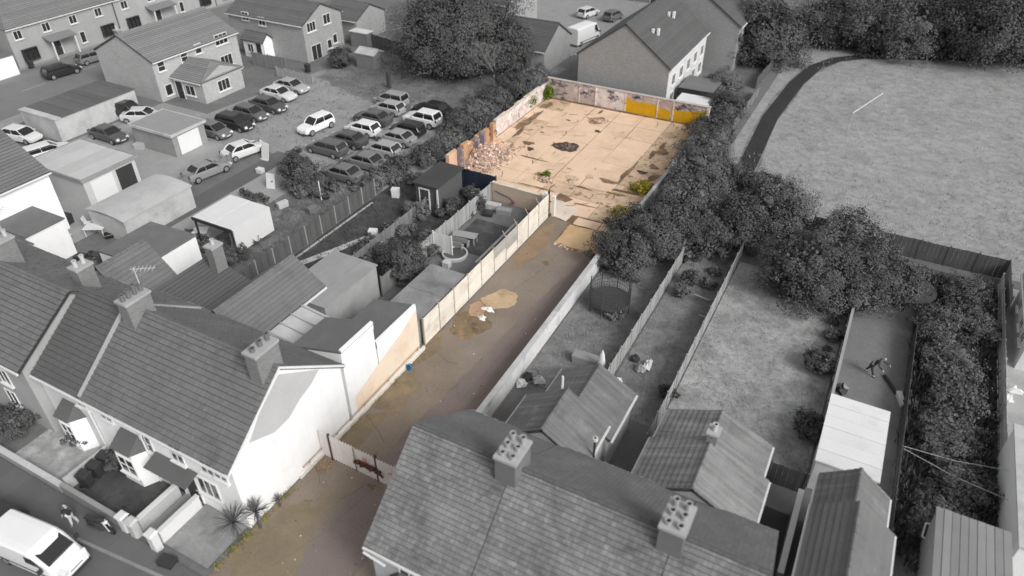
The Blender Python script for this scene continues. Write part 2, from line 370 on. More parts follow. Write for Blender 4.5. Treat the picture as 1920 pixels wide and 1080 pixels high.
def flat_building(name, label, cat, x0, x1, y0, y1, h, wall, roof, lip=.1, group=None, tilt=0, sheets=0, along='x', curve=0, parapet=None):
    """garage / shed with a low roof, roof cut into real sheets"""
    t = thing(name, label, cat, ((x0+x1)/2, (y0+y1)/2, 0), 0, group)
    # wall as prism with sloping top along +x (tilt = rise from x0 to x1)
    hh = lambda x: h + tilt*(x-x0)/(x1-x0)
    b = B(); vs = [(x0,y0,-.1),(x1,y0,-.1),(x1,y1,-.1),(x0,y1,-.1),(x0,y0,hh(x0)-.01),(x1,y0,hh(x1)-.01),(x1,y1,hh(x1)-.01),(x0,y1,hh(x0)-.01)]
    obj('wall', b.mesh(vs, [(3,2,1,0),(4,5,6,7),(0,1,5,4),(1,2,6,5),(2,3,7,6),(3,0,4,7)]), wall, t)
    a, c, d, e = x0-lip, x1+lip, y0-lip, y1+lip; n = max(1, sheets); q = random.Random(len(label))
    for i in range(n):
        if along == 'x': X0, X1, Y0, Y1 = a+(c-a)*i/n, a+(c-a)*(i+1)/n, d, e
        else: X0, X1, Y0, Y1 = a, c, d+(e-d)*i/n, d+(e-d)*(i+1)/n
        up = .012*(i % 2) + q.uniform(0, .008); g = .012 if n > 1 else 0
        if curve:
            bb = B(); N = 9
            top = [(X0+(X1-X0)*k/N, h + .05 + curve*(1-((X0+(X1-X0)*k/N-(a+c)/2)/((c-a)/2))**2)) for k in range(N+1)]
            vs = [(x, Y0+g, z+up) for x, z in top] + [(x, Y1-g, z+up) for x, z in top] + [(x, Y0+g, z-.09) for x, z in top] + [(x, Y1-g, z-.09) for x, z in top]
            M1 = N+1; fs = []
            for k in range(N): fs += [(k, k+1, M1+k+1, M1+k), (2*M1+k+1, 2*M1+k, 3*M1+k, 3*M1+k+1), (k+1, k, 2*M1+k, 2*M1+k+1), (M1+k, M1+k+1, 3*M1+k+1, 3*M1+k)]
            fs += [(0, M1, 3*M1, 2*M1), (N+M1, N, 2*M1+N, 3*M1+N)]
            obj('roof_sheet' if n > 1 else 'roof', bb.mesh(vs, fs), roof, t); continue
        z = [hh(min(max(X0,x0),x1)), hh(min(max(X1,x0),x1))]
        bb = B(); vs = [(X0+g,Y0+g,z[0]),(X1-g,Y0+g,z[1]),(X1-g,Y1-g,z[1]),(X0+g,Y1-g,z[0])]
        vs += [(x,y,zz+.1+up) for x,y,zz in vs]
        obj('roof_sheet' if n > 1 else 'roof', bb.mesh(vs, [(3,2,1,0),(4,5,6,7),(0,1,5,4),(1,2,6,5),(2,3,7,6),(3,0,4,7)]), roof, t)
    if parapet:
        bb = B(); k = .12; zt = h+.1
        for (A_, B_, C_, D_) in ((a-k, c+k, d-k, d-.002), (a-k, c+k, e+.002, e+k), (a-k, a-.002, d, e), (c+.002, c+k, d, e)): bb.box(A_, B_, C_, D_, h-.12, zt + .06)
        obj('roof_edge', bb, parapet, t)
    return t

def aerial(t, x, y, z, h=1.6, a=.4):
    b = B().tube((x,y,z-.3),(x,y,z+h),.025,.025,5); d = Vector((math.cos(a), math.sin(a), 0)); n = Vector((-d.y, d.x, 0)); p = Vector((x,y,z+h-.1)); b.tube(p-d*.2, p+d*1.1, .018, None, 4)
    for k in range(6): c = p + d*(k*.2); b.tube(c-n*.28, c+n*.28, .012, None, 4)
    return obj('aerial', b, mMetalP, t)
# ---------------------------------------------------------------- builders: fences and walls
def fence(label, x0, y0, x1, y1, h, n, kind='board', group=None, mat=None, post=None, name=None, cat='fence', top=None):
    """bays of panel between posts, each panel a part; boards are real relief"""
    L = math.dist((x0,y0),(x1,y1)); d = Vector(((x1-x0)/L, (y1-y0)/L, 0)); nn = Vector((-d.y, d.x, 0)); z = Vector((0,0,1))
    t = thing(name or 'garden_fence', label, cat, ((x0+x1)/2, (y0+y1)/2, 0), 0, group); q = random.Random(int(x0*7+y0*13))
    o = Vector((x0, y0, 0)); mat = mat or mWood; bay = L/n; shared = {}
    for i in range(n+1): obj('post', B().obox(o + d*(bay*i) + z*((h+.1)/2), d*.05, nn*.05, z*((h+.1)/2)), post or mat, t)
    for i in range(n):
        b = B(); hh = h - q.uniform(0, .08); sag = q.uniform(-.03, .03)
        if kind == 'board':
            m = max(3, int(bay/.3))
            for k in range(m):
                a0, a1 = .055 + (bay-.11)*k/m, .055 + (bay-.11)*(k+1)/m
                b.obox(o + d*(bay*i+(a0+a1)/2) + nn*(.012*(k % 2)) + z*(hh/2+.03+sag*(k/m-.5)), d*((a1-a0)/2-.006), nn*.012, z*(hh/2 + q.uniform(-.015,.015)))
            for zz in (.35, hh-.3): b.obox(o + d*(bay*(i+.5)) + nn*.045 + z*zz, d*(bay/2-.06), nn*.018, z*.035)
            obj('fence_panel', b, mat, t)
        elif kind == 'plank':                       # horizontal concrete planks, each its own piece
            m = 7
            for k in range(m):
                z0_, z1_ = h*k/m, h*(k+1)/m
                b = B().obox(o + d*(bay*(i+.5)) + nn*q.uniform(-.012, .012) + z*((z0_+z1_)/2), d*(bay/2-.052), nn*(.025 + .012*(k % 2)), z*((z1_-z0_)/2-.013))
                # bevelled raised face on the alley side
                obj('concrete_plank', b, mat, t)
        elif kind == 'solid':
            b.obox(o + d*(bay*(i+.5)) + z*(hh/2), d*(bay/2-.052), nn*.04, z*(hh/2)); obj('wall_panel', b, mat, t)
    if top: obj('coping', B().obox(o + d*(L/2) + z*(h+.13), d*(L/2+.06), nn*.09, z*.025), top, t)
    return t
def wall(label, pts, h, th, mat, name='garden_wall', cop=None, group=None, cat='wall'):
    """masonry wall along a polyline with a coping"""
    xs = [p[0] for p in pts]; ys = [p[1] for p in pts]; t = thing(name, label, cat, (sum(xs)/len(xs), sum(ys)/len(ys), 0), 0, group)
    for i in range(len(pts)-1):
        a, b_ = Vector((*pts[i][:2], 0)), Vector((*pts[i+1][:2], 0)); d = (b_-a); L = d.length; d.normalize(); nn = Vector((-d.y, d.x, 0)); m = (a+b_)/2
        ext = th/2 if i else 0
        obj('masonry', B().obox(m + Vector((0,0,h/2)), d*(L/2 - (ext if i else 0)*0), nn*(th/2), Vector((0,0,h/2 - .002*i))), mat, t)
        if cop: obj('coping', B().obox(m + Vector((0,0,h+.035+.004*i)), d*(L/2+.03), nn*(th/2+.04), Vector((0,0,.035))), cop, t)
    return t

# ---------------------------------------------------------------- builders: plants
def leaves(n, centre, rad, size, clumps, seed, shell=.55, flat=1.0):
    """leaf quads gathered in clumps through an uneven crown"""
    g = np.random.default_rng(seed); c = np.array(centre); r = np.array(rad)
    d = g.normal(size=(clumps, 3)); d /= np.linalg.norm(d, axis=1)[:, None]
    d[:, 2] = np.where(d[:, 2] < -.7, -d[:, 2]*.4, d[:, 2])
    cr = g.uniform(shell, 1.0, clumps)[:, None] * (1 + .14*np.sin(d[:, :1]*5+seed) + .12*np.sin(d[:, 1:2]*6+seed*2))
    cc = c + d*cr*r; cs = g.uniform(.13, .34, clumps)*(r.mean())
    idx = g.integers(0, clumps, n); p = g.normal(size=(n, 3)); p /= np.maximum(np.linalg.norm(p, axis=1)[:, None], .3)
    pos = cc[idx] + p*(g.uniform(.2, 1, n)**.5*cs[idx])[:, None]*np.array((1, 1, .8))
    pos[:, 2] = np.maximum(pos[:, 2], .05 + g.uniform(0, .2, n))
    nv = (pos-c)/r; nrm = g.normal(size=(n, 3))*.4 + nv*.85 + (pos-cc[idx])/cs[idx][:, None]*.35 + np.array((0, 0, .45*flat)); nrm /= np.linalg.norm(nrm, axis=1)[:, None]
    t = np.cross(nrm, g.normal(size=(n, 3))); t /= np.linalg.norm(t, axis=1)[:, None]; bt = np.cross(nrm, t)
    s = size*g.uniform(.6, 1.35, n)[:, None]
    k_ = int(n*.16); inner = g.normal(size=(k_, 3)); inner /= np.linalg.norm(inner, axis=1)[:, None]; pos[:k_] = c + inner*g.uniform(.3, .8, k_)[:, None]*r; pos[:k_, 2] = np.maximum(pos[:k_, 2], .15); s[:k_] *= 2.4
    v = np.stack([pos - t*s*.5, pos + bt*s*.34 + nrm*s*.06, pos + t*s*.55, pos - bt*s*.34 + nrm*s*.06], 1).reshape(-1, 3)
    return v
def quads_mesh(name, v, mat):
    nn = None
    if isinstance(v, tuple): v, nn = v
    me = bpy.data.meshes.new(name); n = len(v)//4
    me.vertices.add(len(v)); me.vertices.foreach_set('co', v.astype(np.float32).ravel())
    me.loops.add(len(v)); me.loops.foreach_set('vertex_index', np.arange(len(v), dtype=np.int32))
    me.polygons.add(n); me.polygons.foreach_set('loop_start', np.arange(0, len(v), 4, dtype=np.int32)); me.polygons.foreach_set('loop_total', np.full(n, 4, np.int32))
    me.materials.append(mat); me.update(calc_edges=True)
    if nn is not None:
        me.polygons.foreach_set('use_smooth', np.ones(n, bool)); me.normals_split_custom_set_from_vertices(nn.tolist())
    return me
LEAFN, LEAFS = 3.3, .58
def tree(label, x, y, h, rx, ry, rz, n, size, mat=None, trunk=.2, clumps=60, seed=0, group=None, name='tree', cat='tree', shell=.5, base=0.0, low=None):
    """tapered trunk with limbs, crown of leaf clumps"""
    mat = mat or mLeafD
    t = thing(name, label, cat, (x, y, base), 0, group); zc = h - rz
    obj('crown', quads_mesh('crown', leaves(int(n*LEAFN), (0, 0, zc), (rx, ry, rz), size*LEAFS, int(clumps*1.5), seed, shell), mat), mat, t, local=True)
    q = random.Random(seed); b = B(); top = max(.6, zc + rz*.35)
    b.tube((0,0,-.1), (q.uniform(-.1,.1), q.uniform(-.1,.1), top*.55), trunk, trunk*.7, 8); b.tube((0,0,top*.5), (q.uniform(-.2,.2), q.uniform(-.2,.2), top), trunk*.7, trunk*.25, 7)
    for i in range(7):
        a = 6.28*i/7 + q.uniform(-.4,.4); z0_ = top*q.uniform(.3, .75)
        b.tube((0,0,z0_), (rx*.7*math.cos(a), ry*.7*math.sin(a), zc + rz*q.uniform(-.3,.5)), trunk*.4, trunk*.1, 6)
    obj('trunk' if name != 'shrub' else 'stem', b, mBark, t, local=True); return t
def shrub(label, x, y, h, r, n, size=.2, mat=None, seed=0, group=None, cat='shrub', clumps=24, ry=None):
    return tree(label, x, y, h, r, ry or r, h*.55, n, size, mat or mLeafD, .06 + .02*h, clumps, seed, group, 'shrub', cat, .35)
def grass_tufts(name, pts, hgt, mat, blades=5, seed=0, spread=.12):
    g = np.random.default_rng(seed); pts = np.array(pts); n = len(pts)*blades
    p = np.repeat(pts, blades, 0) + np.c_[g.normal(size=(n, 2))*spread, np.zeros(n)]
    a = g.uniform(0, 6.28, n); d = np.c_[np.cos(a), np.sin(a), np.zeros(n)]; hh = (hgt*g.uniform(.5, 1.3, n))[:, None]
    lean = d*hh*g.uniform(.1, .7, n)[:, None]; up = np.array((0, 0, 1.0)); side = np.c_[-np.sin(a), np.cos(a), np.zeros(n)]*hh*.13
    v = np.stack([p - side, p + side, p + side*.3 + lean + up*hh, p - side*.3 + lean + up*hh], 1).reshape(-1, 3)
    o = obj(name, quads_mesh(name, v, mat), mat); return stuff(o)
def scatter(x0, x1, y0, y1, n, seed, z=0.02):
    g = np.random.default_rng(seed); return np.c_[g.uniform(x0, x1, n), g.uniform(y0, y1, n), np.full(n, z)]
# ---------------------------------------------------------------- builders: cars, vans, people
def ring(x, w_, zl, zt, bev=.09):
    zm = zl + (zt-zl)*.55
    h = [(x, w_*.86, zl), (x, w_*.98, zl+.1), (x, w_, zm), (x, w_*.975, zt-bev), (x, w_*.86, zt)]
    return [(a, -b, c) for a, b, c in h] + [(a, b, c) for a, b, c in h[::-1]]
CARK = {   # lower body stations (x, half width, z low, z top), cabin (rear foot, rear top, front top, front foot), roof height
 'hatch': ([(-1.98,.62,.38,.80),(-1.9,.76,.27,.93),(-1.5,.84,.2,.95),(0,.86,.19,.93),(.75,.86,.19,.93),(1.3,.84,.2,.86),(1.75,.76,.24,.72),(1.95,.6,.34,.6)], (-1.88,-1.5,.2,1.02), 1.48),
 'saloon':([(-2.3,.62,.4,.82),(-2.2,.78,.28,.93),(-1.6,.86,.2,.96),(0,.88,.19,.93),(.8,.88,.19,.92),(1.5,.86,.2,.85),(2.05,.78,.24,.70),(2.25,.6,.34,.58)], (-1.75,-1.05,.25,1.05), 1.44),
 'estate':([(-2.25,.64,.4,.82),(-2.15,.8,.28,.95),(-1.6,.87,.2,.96),(0,.88,.19,.94),(.8,.88,.19,.93),(1.5,.86,.2,.86),(2.0,.78,.24,.71),(2.2,.6,.34,.58)], (-2.1,-1.75,.3,1.1), 1.5),
 'suv':   ([(-2.2,.68,.45,.95),(-2.1,.84,.36,1.06),(-1.6,.9,.28,1.08),(0,.91,.27,1.06),(.8,.91,.27,1.05),(1.5,.9,.28,1.0),(2.0,.84,.34,.88),(2.15,.68,.45,.72)], (-2.05,-1.75,.2,.95), 1.72),
 'mpv':   ([(-2.05,.66,.4,.9),(-1.97,.8,.28,1.0),(-1.5,.87,.2,1.02),(0,.88,.19,1.0),(.8,.88,.19,.98),(1.4,.86,.2,.9),(1.85,.78,.24,.76),(2.02,.62,.34,.62)], (-1.95,-1.7,.35,1.3), 1.64)}
CARM = {}
def car_meshes(kind):
    if kind in CARM: return CARM[kind]
    st, (r0, r1, f1, f0), zr = CARK[kind]; blank = MATS['car_body']; d = {}
    b = B().loft([ring(*s_) for s_ in st]); zb = st[3][3]; wb = st[3][1]*.93; wt = wb*.8
    # glasshouse
    gl = B(); foot = [(r0,-wb*.9),(f0,-wb*.88),(f0,wb*.88),(r0,wb*.9)]; rt = [(r1,-wt*.95),(f1,-wt*.93),(f1,wt*.93),(r1,wt*.95)]
    mid = [((r0*.45+r1*.55), -(wb*.5+wt*.5)), ((f0*.45+f1*.55), -(wb*.5+wt*.5)), ((f0*.45+f1*.55), (wb*.5+wt*.5)), ((r0*.45+r1*.55), (wb*.5+wt*.5))]
    gl.loft([[(x, y, zb-.06) for x, y in foot], [(x, y, (zb+zr)/2+.03) for x, y in mid], [(x, y, zr-.07) for x, y in rt]])
    # roof skin and pillars
    def rr(k, z, m=0): return [(r1-m+.0,-wt*k),(r1*.3+f1*.7,-wt*k*1.02),(f1+m,-wt*k*.94),(f1+m+.03,0),(f1+m,wt*k*.94),(r1*.3+f1*.7,wt*k*1.02),(r1-m,wt*k),(r1-m-.05,0)]
    b.loft([[(x,y,zr-.085) for x,y in rr(1.03,0,.06)], [(x,y,zr-.04) for x,y in rr(1.0,0,.03)], [(x*.97+.0,y*.88,zr) for x,y in rr(.9,0,-.05)]])
    for s in (-1, 1):
        F0, Fm, F1 = (f0+.02, s*wb*.9, zb-.03), ((f0*.45+f1*.55)+.02, s*(wb*.5+wt*.5)*1.005, (zb+zr)/2+.03), (f1+.02, s*wt*.95, zr-.06)
        R0_, Rm, R1_ = (r0-.0, s*wb*.92, zb-.03), ((r0*.45+r1*.55)-.01, s*(wb*.5+wt*.5)*1.005, (zb+zr)/2+.03), (r1-.01, s*wt*.97, zr-.06)
        b.tube(F0, Fm, .045, .045, 5); b.tube(Fm, F1, .045, .045, 5); b.tube(R0_, Rm, .08, .075, 5); b.tube(Rm, R1_, .075, .07, 5)
        xm = (r0+f0)/2 - .1; b.tube((xm, s*wb*.93, zb-.03), (xm-.05, s*wt*1.0, zr-.06), .04, .04, 5)
    d['body'] = b.data('body', blank, smooth=False)
    d['window_glass'] = gl.data('window_glass', mCarGlass)
    R_ = .33 if kind != 'suv' else .38
    ty = B().lathe((0,0,-.1), [(R_*.8,0),(R_,.03),(R_,.17),(R_*.8,.2)], 16); ty.v = [(x, z, y) for x, y, z in ty.v]; ty.f = [f[::-1] for f in ty.f]
    d['tyre'] = ty.data('tyre', mTyre)
    rm = B().lathe((0,0,-.09), [(R_*.66,0),(R_*.68,.09),(R_*.68,.19),(R_*.45,.2),(R_*.15,.215)], 10); rm.v = [(x, z, y) for x, y, z in rm.v]; rm.f = [f[::-1] for f in rm.f]
    d['rim'] = rm.data('rim', mRim)
    xf, xb = st[-1][0], st[0][0]; zf = st[-2][3]-.06
    h = B().obox((xf-.13, 0, zf-.03), (.12,-.05,-.03), (.03,.15,0), (0,0,.07)); d['headlight'] = h.data('headlight', mLamp)
    tl = B().obox((xb+.05, 0, st[1][3]-.1), (.05,0,.02), (0,.1,0), (0,0,.11)); d['tail_light'] = tl.data('tail_light', mTail)
    mi = B().obox((f0-.3, 0, zb+.05), (.07,0,0), (0,.1,0), (0,0,.06)); d['wing_mirror'] = mi.data('wing_mirror', blank)
    pl = B().obox((xf-.01, 0, .42), (.02,0,0), (0,.26,0), (0,0,.055)); d['number_plate'] = pl.data('number_plate', mPlasticL)
    bp = B().obox((xf-.1, 0, .33), (.1,0,0), (0,.55,0), (0,0,.045)); d['front_grille'] = bp.data('front_grille', mPlasticD)
    d['_dim'] = (st[3][1], R_, xf, xb, st); CARM[kind] = d; return d
M('car_body', .5, rough=.25, var=0, fvar=0, bump=0, spec=.6)
PAINT = {}
def paint(v):
    if v not in PAINT: PAINT[v] = M('car_paint_%d' % v, srgb(v), rough=.28, var=.03, fvar=.02, bump=0, spec=.6)
    return PAINT[v]
def car(label, px, py, deg, kind, tone, group=None, xy=None, roof=None, sc=1.0):
    """deg: direction of the nose, 0 = +X, 90 = +Y"""
    d = car_meshes(kind); W, R_, xf, xb, st = d['_dim']
    x, y = xy if xy else P(px, py, .7)[:2]
    t = thing('parked_car', label, 'car', (x, y, .01), R(deg), group); t.scale = (sc,)*3
    def add(nm, key, loc=(0,0,0), parent=None, body=False):
        o = bpy.data.objects.new(nm, d[key]); COL.objects.link(o); o.parent = parent or t; o.location = loc
        if body: o.material_slots[0].link = 'OBJECT'; o.material_slots[0].material = paint(tone)
        return o
    add('body', 'body', body=True); add('window_glass', 'window_glass')
    for sx in (xb+.75, xf-.8):
        for s in (-1, 1):
            wv = add('wheel', 'tyre', (sx, s*(W-.08), R_)); add('rim', 'rim', parent=wv)
            if s < 0: wv.rotation_euler = (0, 0, math.pi)
    for s in (-1, 1):
        add('headlight', 'headlight', (0, s*st[-2][1]*.72, 0)); add('tail_light', 'tail_light', (0, s*st[1][1]*.82, 0))
        add('wing_mirror', 'wing_mirror', (0, s*(W+.02), 0), body=True)
    add('number_plate', 'number_plate'); add('front_grille', 'front_grille')
    return t
def van(label, x, y, deg, tone=236, L=4.7, W=.92, H=1.95, high=False, name='delivery_van', cat='van', group=None):
    """panel van with short sloping bonnet"""
    t = thing(name, label, cat, (x, y, .01), R(deg), group); pm = paint(tone); h = L/2
    def rg(x_, w_, zl, zt, k=.9): q = [(x_, w_*.9, zl), (x_, w_, zl+.12), (x_, w_, zl+(zt-zl)*.5), (x_, w_*(k+.05), zt-.16), (x_, w_*k-.06, zt-.03), (x_, w_*k*.6, zt)]; return [(a,-b,c) for a,b,c in q] + [(a,b,c) for a,b,c in q[::-1]]
    fx = h - (1.0 if not high else .6)
    rings = [rg(-h, W*.94, .34, H-.08), rg(-h+.1, W, .24, H-.01), rg(-h+.8, W, .22, H), rg(0, W, .22, H), rg(fx-.75, W, .22, H-.02)]
    rings += [rg(fx-.45, W*.99, .22, H-.12), rg(fx+.28, W*.98, .22, 1.16 if not high else 1.5, .88), rg(h-.45, W*.95, .24, 1.0 if not high else 1.15, .86), rg(h-.12, W*.84, .28, .84, .84), rg(h, W*.66, .38, .66, .8)]
    obj('body', B().loft(rings), pm, t, local=True)
    zt = 1.18 if not high else 1.5; a0, a1 = Vector((fx-.50, 0, H-.15)), Vector((fx+.27, 0, zt+.03)); up = Vector((.018, 0, .03))
    b = B().slab([a1 + up + Vector((0,-W*.78,0)), a1 + up + Vector((0,W*.78,0)), a0 + up + Vector((0,W*.74,0)), a0 + up + Vector((0,-W*.74,0))], .02); ws = obj('windscreen', b, mCarGlass, t, local=True)
    b = B(); b.obox(a1 + up*1.6 + Vector((-.03,-.25,.03)), (.01,.28,.0), (.02,0,-.02), (.006,0,.01)); b.obox(a1 + up*1.6 + Vector((-.03,.35,.03)), (.01,.28,0), (.02,0,-.02), (.006,0,.01)); obj('wiper', b, mPlasticD, ws, local=True)
    for s in (-1, 1):
        y0_ = s*(W+.004)
        obj('side_window', B().mesh([(fx-.05,y0_*.995,1.2),(fx-1.0,y0_,1.2),(fx-1.0,y0_*.965,H-.3),(fx-.5,y0_*.965,H-.32),(fx-.05,y0_*.97,1.2),(fx-1,y0_*.97,1.2),(fx-1.0,y0_*.93,H-.3),(fx-.5,y0_*.93,H-.32)], [(0,1,2,3) if s > 0 else (3,2,1,0), (4,7,6,5) if s > 0 else (5,6,7,4), (0,3,7,4), (1,0,4,5), (2,1,5,6), (3,2,6,7)]), mCarGlass, t, local=True)
        obj('wing_mirror', B().obox((fx+.05, s*(W+.13), 1.2), (.06,0,0), (0,.11,0), (0,0,.12)), mPlasticD, t, local=True)
        obj('headlight', B().obox((h-.14, s*W*.66, .86), (.14,-.06*s,-.06), (.03*s,.13,0), (0,0,.09)), mLamp, t, local=True)
        obj('side_trim', B().box(-h+.5, fx+.1, min(y0_, y0_+s*.015), max(y0_, y0_+s*.015), .55, .64), mPlasticD, t, local=True)
        for sx in (-h+.9, h-.85):
            ty = B().lathe((0,0,-.11), [(.27,0),(.34,.03),(.34,.19),(.27,.22)], 18); ty.v = [(x_+sx, z_+s*(W-.1), y_+.34) for x_, y_, z_ in ty.v]; ty.f = [f[::-1] for f in ty.f]
            wv = obj('wheel', ty, mTyre, t, local=True); rm = B().lathe((0,0,-.118), [(.2,0),(.21,.1),(.21,.236)], 10); rm.v = [(x_+sx, z_+s*(W-.1), y_+.34) for x_, y_, z_ in rm.v]; obj('rim', rm, mRim, wv, local=True)
    obj('front_bumper', B().obox((h-.06, 0, .42), (.1,0,0), (0,W*.76,0), (0,0,.1)), mPlasticD, t, local=True)
    obj('front_grille', B().obox((h-.1, 0, .68), (.09,0,-.02), (0,W*.38,0), (0,0,.05)), mPlasticD, t, local=True)
    return t
def skin(name, verts, edges, rad, mat, parent, sub=2):
    me = bpy.data.meshes.new(name); me.from_pydata(verts, edges, []); o = bpy.data.objects.new(name, me); COL.objects.link(o)
    m = o.modifiers.new('s', 'SKIN'); m.use_smooth_shade = True
    for i, r_ in enumerate(rad): me.skin_vertices[0].data[i].radius = (r_, r_) if not isinstance(r_, tuple) else r_
    me.skin_vertices[0].data[0].use_root = True
    sb = o.modifiers.new('d', 'SUBSURF'); sb.levels = sub; sb.render_levels = sub
    dg = bpy.context.evaluated_depsgraph_get(); ev = bpy.data.meshes.new_from_object(o.evaluated_get(dg)); ev.name = name
    bpy.data.objects.remove(o); ev.materials.clear(); ev.materials.append(mat); n = bpy.data.objects.new(name, ev); COL.objects.link(n); n.parent = parent; return n
mSkin = M('skin', .42, rough=.6, var=.04, fvar=0, bump=0)
def person(label, x, y, deg, top, legs, hair, stride=.25, lean=0., arm=.2, group=None, reach=0.):
    """walking figure, front = +X; lean tilts the trunk forwards, reach lifts the arms forwards"""
    t = thing('person', label, 'person', (x, y, 0), R(deg), group); L = lean
    pe = (0,0,.92); wa = (L*.15,0,1.1); ch = (L*.42,0,1.33); ne = (L*.62,0,1.5); hd0 = (L*.72+.02,0,1.6); hd1 = (L*.8+.03,0,1.72)
    v = [pe, wa, ch, ne, hd0, hd1]; e = [(0,1),(1,2),(2,3),(3,4),(4,5)]; r_ = [(.15,.11),(.13,.1),(.16,.105),.055,.085,.075]; J = {}
    for s, k in ((-1, 1), (1, -1)):
        i = len(v); f = stride*k
        v += [(0,s*.09,.86),(f*.45,s*.1,.48),(f,s*.1,.09),(f+.15,s*.11,.035)]; e += [(0,i),(i,i+1),(i+1,i+2),(i+2,i+3)]; r_ += [.095,.062,.042,.035]
        i = len(v); g_ = -stride*k*.7*(1-reach); sx = L*.5
        el = (sx+g_*.5+reach*.15, s*(.24+arm*.3), 1.14 + reach*.05); wr = (sx+g_+.1+reach*.42, s*(.24+arm*.5), .92 + reach*.22); hn = (wr[0]+.05, wr[1], wr[2]-.07)
        v += [(sx,s*.18,1.4), el, wr, hn]; e += [(2,i),(i,i+1),(i+1,i+2),(i+2,i+3)]; r_ += [.058,.042,.032,.03]; J[s] = (el, wr, hn)
    skin('body', v, e, r_, mSkin, t)
    skin('shirt', [wa, (wa[0],0,.94), ch, (L*.56,0,1.45), (L*.5,-.18,1.4), J[-1][0], J[-1][1], (L*.5,.18,1.4), J[1][0], J[1][1]], [(0,1),(0,2),(2,3),(2,4),(4,5),(5,6),(2,7),(7,8),(8,9)], [(.155,.125),(.17,.13),(.185,.13),.085,.075,.058,.045,.075,.058,.045], top, t)
    tv = [pe]; te = []; tr = [(.165,.125)]
    for s, k in ((-1, 1), (1, -1)): f = stride*k; i = len(tv); tv += [(0,s*.09,.85),(f*.45,s*.1,.48),(f*.97,s*.1,.13)]; te += [(0,i),(i,i+1),(i+1,i+2)]; tr += [.11,.078,.06]
    skin('trousers', tv, te, tr, legs, t)
    skin('hair', [(hd1[0]-.035,0,hd1[2]+.015), (hd1[0]-.07,0,hd1[2]-.08)], [(0,1)], [.088,.07], hair, t)
    for s, k in ((-1, 1), (1, -1)):
        f = stride*k; o = skin('shoe', [(f-.05,s*.1,.045),(f+.17,s*.11,.04)], [(0,1)], [.05,.045], mPlasticD, t)
        # five fingers on each hand
        hx, hy, hz = J[s][2]
        for q in range(4): skin('finger', [(hx, hy+(q-1.5)*.02, hz), (hx+.03, hy+(q-1.5)*.022, hz-.05), (hx+.03, hy+(q-1.5)*.022, hz-.085+.01*abs(q-1.5))], [(0,1),(1,2)], [.01,.009,.008], mSkin, t, 1)
        skin('thumb', [(hx, hy-s*.03, hz+.01), (hx+.05, hy-s*.045, hz-.03)], [(0,1)], [.011,.009], mSkin, t, 1)
    return t

# ---------------------------------------------------------------- builders: garden things
def pot_plant(label, x, y, h=.9, r=.35, seed=0, mat=None, group=None, pot=None):
    t = thing('potted_plant', label, 'plant pot', (x, y, 0), 0, group)
    obj('pot', B().lathe((x,y,0), [(r*.5,0),(r*.7,h*.38),(r*.76,h*.4),(r*.66,h*.4)], 12), pot or mTerra, t)
    obj('foliage', quads_mesh('foliage', leaves(170, (0,0,h*.7), (r,r,h*.36), .13, 12, seed, .3), mat or mLeafM), None, t, local=True); return t
def bin_(label, x, y, deg=0, mat=None, group=None, tone=None):
    t = thing('wheelie_bin', label, 'bin', (x, y, 0), R(deg), group); m = mat or mPlasticD
    obj('body', B().loft([[(-.22,-.22,.06),(.24,-.22,.06),(.24,.22,.06),(-.22,.22,.06)], [(-.28,-.28,.95),(.29,-.28,.95),(.29,.28,.95),(-.28,.28,.95)]]), m, t, local=True)
    obj('lid', B().loft([[(-.31,-.3,.952),(.31,-.3,.952),(.31,.3,.952),(-.31,.3,.952)], [(-.3,-.28,1.06),(.27,-.25,1.03),(.27,.25,1.03),(-.3,.28,1.06)]]), m, t, local=True)
    for s in (-1,1):
        b = B().lathe((0,0,0), [(.1,0),(.1,.06)], 10); b.v = [(a-.25, c_+s*.25-.03, b_+.1) for a, b_, c_ in b.v]; obj('wheel', b, mTyre, t, local=True)
    obj('handle', B().tube((-.34,-.2,1.0), (-.34,.2,1.0), .018), m, t, local=True); return t
def shed(label, x0, x1, y0, y1, he, hr, wallm, roofm, axis='y', group=None, seed=0, tiles=0, door_at=None):
    t = house('garden_shed', label, 'shed', x0, x1, y0, y1, he, hr, axis, wallm, roofm, ov=.12, vo=.1, tiles=tiles, group=group, gutters=None, seed=seed, z0=0)
    if door_at: door(t, door_at[:3], door_at[3], .8, 1.75, mWoodD)
    return t
def table(label, x, y, deg, w_=1.6, d=.8, mat=None, group=None):
    t = thing('garden_table', label, 'table', (x, y, 0), R(deg), group); m = mat or mWoodP
    for i in range(5): obj('slat', B().box(-w_/2, w_/2, -d/2+d*i/5+.01, -d/2+d*(i+1)/5-.01, .7, .74), m, t, local=True)
    for sx in (-1,1):
        for sy in (-1,1): obj('leg', B().box(sx*(w_/2-.12)-.035, sx*(w_/2-.12)+.035, sy*(d/2-.1)-.035, sy*(d/2-.1)+.035, 0, .7), m, t, local=True)
    return t
def bench(label, x, y, deg, w_=1.5, mat=None, group=None):
    t = thing('garden_bench', label, 'bench', (x, y, 0), R(deg), group); m = mat or mWoodP
    obj('seat', B().box(-w_/2, w_/2, -.25, .2, .42, .47), m, t, local=True)
    obj('backrest', B().obox((0,.25,.7), (w_/2,0,0), (0,.025,0), (0,.06,.22)), m, t, local=True)
    for sx in (-1,1): obj('leg', B().box(sx*(w_/2-.08)-.04, sx*(w_/2-.08)+.04, -.22, .22, 0, .42), m, t, local=True)
    return t
